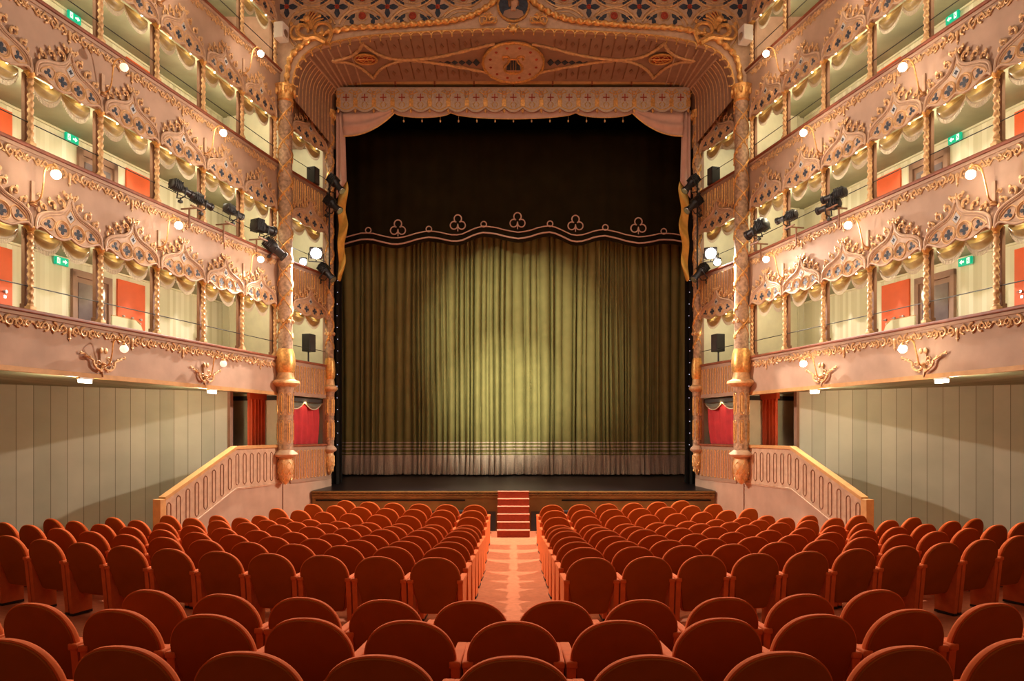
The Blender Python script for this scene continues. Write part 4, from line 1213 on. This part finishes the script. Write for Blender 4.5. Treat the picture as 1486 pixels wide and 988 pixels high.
for s in (-1, 1):
    g = GAL[s]; nm = SIDE[s]
    def at(px, py, n=.15):
        q = (px-CX) if s < 0 else -(px-CX)
        # plane parallel to the gallery front, n in front of it
        a = -q/F; Z = (8.75-n*CA-.0+ (n*SA)*(-.228))/(a+.228)
        x = -a*Z*(1 if s < 0 else -1); return (x, Z, CZ+(HY-py)*Z/F)
    lst = ([(262, 290, 'upper barrel above the dim globe', 0), (292, 308, 'lower barrel above the dim globe', 0), (338, 322, 'single barrel on the second balcony rail', 0)] if s < 0 else
           [(1211, 300, 'upper one of the stacked pair', 0), (1203, 316, 'lower one of the stacked pair', 0), (1142, 330, 'single barrel with bright lens end', 0)])
    for (px, py, lb, k_) in lst:
        p = at(px, py)
        tgt = (p[0]+(-s)*2.0, p[1]+5, p[2]-.9) if s < 0 else (p[0]-2.6, p[1]+4, p[2]-.5)
        put_spot(PSP, p, tgt, 'black theatre spotlight on the %s second balcony rail, %s' % (nm, lb))
    px = 383 if s < 0 else 1101
    p = at(px, 345); put_spot(PSB, p, (p[0]-s*2.5, p[1]+4, p[2]-.2 if s < 0 else p[2]-1.6), 'large black spotlight hung at the %s big column end of the second balcony' % nm)
    if s < 0:
        p = at(391, 371, .10); put_spot(PSB, p, (p[0]+1.4, p[1]+1, p[2]-1.3), 'black spotlight tilted downward just beside the left big column')
    for px in ((270, 320, 368) if s < 0 else (1222, 1160, 1108)):
        q = abs(px-CX)/F; Z = 8.75/(q+.228); u = (OY-Z)/CA
        bracket(s, u, .22, R[1], 'thin metal lamp bracket on the %s second balcony rail, %s' % (nm, {270: 'under the pair of barrels', 320: 'under the single barrel', 368: 'nearest the big column', 1222: 'under the stacked pair', 1160: 'under the single barrel', 1108: 'nearest the big column'}[px]))
    # stand pipe in front of the slim column with three fixtures and the flood
    YQ = 17.30; X0 = s*(745-476)*YQ/F
    def q(px, py, Y=YQ): x, z = W(px if s < 0 else 2*CX-px, py, Y); return (x, Y, z)
    a, c = q(478, 262), q(478, 420)
    tag(B().tube([(a[0], a[1], a[2]), (c[0], c[1], c[2])], .022, 8).tube([(a[0], a[1], a[2]-.3), (s*4.56, 17.54, a[2]-.3)], .014, 6).tube([(c[0], c[1], c[2]+.3), (s*4.56, 17.54, c[2]+.3)], .014, 6).build('lighting_pipe', 'black'), 'upright black lighting pipe in front of the slim %s column' % nm, 'pipe', 'lighting pipes')
    for (px, py, dx, dz, lb) in ((478, 280, 1.3, -1.5, 'topmost on the pipe'), (475, 311, 1.3, -1.2, 'second on the pipe'), (465, 408, 1.4, -1.5, 'lowest, under the flood')):
        p = q(px, py, 17.25); put_spot(PSP, p, (p[0]-s*dx, p[1]-.5, p[2]+dz), 'black spotlight by the slim %s column, %s' % (nm, lb)).scale = (1.15, 1.35, 1.35)
    t = thing('flood_lamp', 'blazing white floodlight at the %s stage box' % nm, 'floodlight', (s*4.62, 16.62, 6.57), 0, 'floodlights')
    t.rotation_euler = Vector((-s*.28, -1, -.38)).to_track_quat('Y', 'Z').to_euler()
    b = B(); b.box(-.15, .15, -.16, .02, -.13, .13, .03); b.build('housing', 'black', t)
    B().lathe([(.12, .0), (.12, .03)], 0, .02, 20, 'y', 0).build('lens', 'flood', t)
    b = B(); b.box(-.02-s*.22, .16-s*.22, -.14, .02, -.30, -.12, .03); b.build('lower_housing', 'black', t)
    B().lathe([(.075, .0), (.075, .03)], .07-s*.22, .02, 20, 'y', -.21).build('lower_lens', 'flood', t)
    b = B(); b.tube([(-.17, -.05, 0), (-.17, -.05, -.2), (.17, -.05, -.2), (.17, -.05, 0)], .012, 5); b.tube([(0, -.05, -.2), (0, -.35, -.2), (0, -.5, -.1)], .014, 5); b.build('yoke', 'black', t)
    for ch in t.children: pass
    # speakers
    f = BOXF[s]
    for (px, py, wd, hh, n_, lb, nn) in ((458, 252, .22, .40, 'T3', 'standing in the third level of', 0.03), (455, 484, .26, .42, 'T1', 'on a stand in the first level of', -.25)):
        p = q(px, py, 17.0); 
        u_, lev = 1.20, (R[2] if n_ == 'T3' else 3.31)
        t = thing('black_speaker', 'black box loudspeaker %s the %s stage box' % (lb, nm), 'speaker', f.P(u_, -.14 if n_ == 'T1' else -.02, (R[2]+.0) if n_ == 'T3' else 4.32), f.rz, 'black loudspeakers')
        B().box(-wd/2, wd/2, -.12, .10, 0, hh, .01).build('cabinet', 'black', t)
        B().box(-wd/2+.02, wd/2-.02, .10, .108, .02, hh-.02, .004).build('grille', 'recess', t)
        if n_ == 'T1':
            B().tube([(0, -.02, 0), (0, -.02, -1.0)], .02, 8).build('stand_pole', 'black', t)
    p = GAL[s].P(.34, .12, W(0, 44 if s < 0 else 48, 15.45)[1]-.16)
    t = thing('white_speaker', 'small white wall loudspeaker high beside the %s end of the arch' % nm, 'speaker', p, GAL[s].rz, 'white loudspeakers')
    B().box(-.13, .13, -.11, .11, 0, .34, .015).build('cabinet', 'white', t)
    b = B(); b.lathe([(.085, .0), (.085, .008), (.06, .004)], 0, .11, 16, 'y', .13); b.build('cone', 'steel', t)
    B().tube([(0, -.12, .17), (0, -.10, .17)], .04, 8).build('mount', 'black', t)

# ------------------------------------------------------------------ seats
def back_outline(inset=0):
    hw, zb, zm, zt = .260-inset, .25+inset, .63, .86-inset
    bw = .195-inset
    right = [(bw-.05, zb), (bw-.015, zb+.012), (bw, zb+.05)]
    for i in range(1, 7):
        t_ = i/7; right.append((bw+(hw-bw)*(t_**1.25), zb+.05+(zm-zb-.05)*t_))
    for i in range(0, 15):
        a = PI/2*i/14; right.append((hw*math.cos(a)**.86 if i < 14 else 0, zm+(zt-zm)*math.sin(a)**.97))
    left = [(-x, z) for x, z in reversed(right[:-1])]
    return right+left
def loops_mesh(spec, cap=True):
    b = B(); rings = []
    for inset, y in spec:
        rings.append([b.bm.verts.new((x, y-(z-.30)*.27, z)) for x, z in back_outline(inset)])
    for a, c in zip(rings, rings[1:]):
        n_ = len(a)
        for i in range(n_): b.bm.faces.new((a[i], a[(i+1) % n_], c[(i+1) % n_], c[i]))
    b.bm.faces.new(rings[0]); b.bm.faces.new(rings[-1])
    return b
def make_seat():
    t = thing('theatre_chair', 'x', 'chair')
    loops_mesh([(.022, -.008), (.012, -.006), (.008, .004), (.010, .02)]).build('back_panel', 'velvet_shaded', t, smooth=True)
    loops_mesh([(.006, .004), (.000, .010), (-.001, .028), (.004, .046), (.020, .060), (.060, .072)]).build('back_cushion', 'velvet', t, smooth=True)
    B().box(-.215, .215, .10, .21, .26, .57, .035, 3).build('seat_cushion', 'velvet', t, smooth=True)
    for sx in (-1, 1):
        B().box(*sorted((sx*.222, sx*.2855)), -.105, .28, .585, .625, .012, 3).build('armrest', 'arm', t, smooth=True)
        b = B(); b.prism([(-.03, 0), (-.09, .588), (.27, .588), (.22, .30), (.22, 0)], sx*.231, sx*.280, 'yz'); p = b.build('side_panel', 'arm', t)
        B().box(*sorted((sx*.230, sx*.283)), -.035, .225, 0, .03).build('foot', 'black_base', p)
    return t
PT = Proto(make_seat())
CNT = [6, 7, 8, 8, 9, 10, 11, 12, 13, 11]
RN = ['front row', 'second row', 'third row', 'fourth row', 'fifth row', 'sixth row', 'seventh row', 'eighth row', 'ninth row', 'tenth row']
S = .575
def put_seat(s, dist, Y0, h, rad, label, group):
    th = dist/rad; x = rad*math.sin(th)*s; y = Y0+rad*(1-math.cos(th))
    # the row depth is measured at the top of the backrest
    z = CZ-h-SH+.0018*min(x*x, 40)
    o = PT.put((x, y+.155, z), s*th, label, group)
    return o
for i, (Y0, h, rad) in enumerate(ROWS):
    for s in (-1, 1):
        for j in range(CNT[i]):
            which = 'seat beside the aisle' if j == 0 else ORD[j]+' seat from the aisle'
            put_seat(s, .50+S/2+j*S, Y0, h, rad, 'orange velvet chair, %s, %s from stage, %s block' % (which, RN[i], SIDE[s]), 'orange seats in the front blocks')
for i, (Y0, h, rad) in enumerate(BACK):
    rn = ['first', 'second', 'third'][i]+' row behind the cross aisle'
    if i == 0:
        for s in (-1, 1):
            for j in range(5):
                put_seat(s, S/2+j*S, Y0, h, rad, 'orange velvet chair, %s from the middle on the %s, %s' % (ORD[j], SIDE[s], rn), 'orange seats in the rear block')
    else:
        for j in range(-6, 7) if i == 1 else range(-5, 6):
            lb = 'middle seat' if j == 0 else '%s seat %s of the middle one' % (['first', 'second', 'third', 'fourth', 'fifth', 'sixth'][abs(j)-1], 'left' if j < 0 else 'right')
            put_seat(1 if j >= 0 else -1, abs(j)*S, Y0, h, rad, 'orange velvet chair, %s, %s' % (lb, rn), 'orange seats in the rear block')
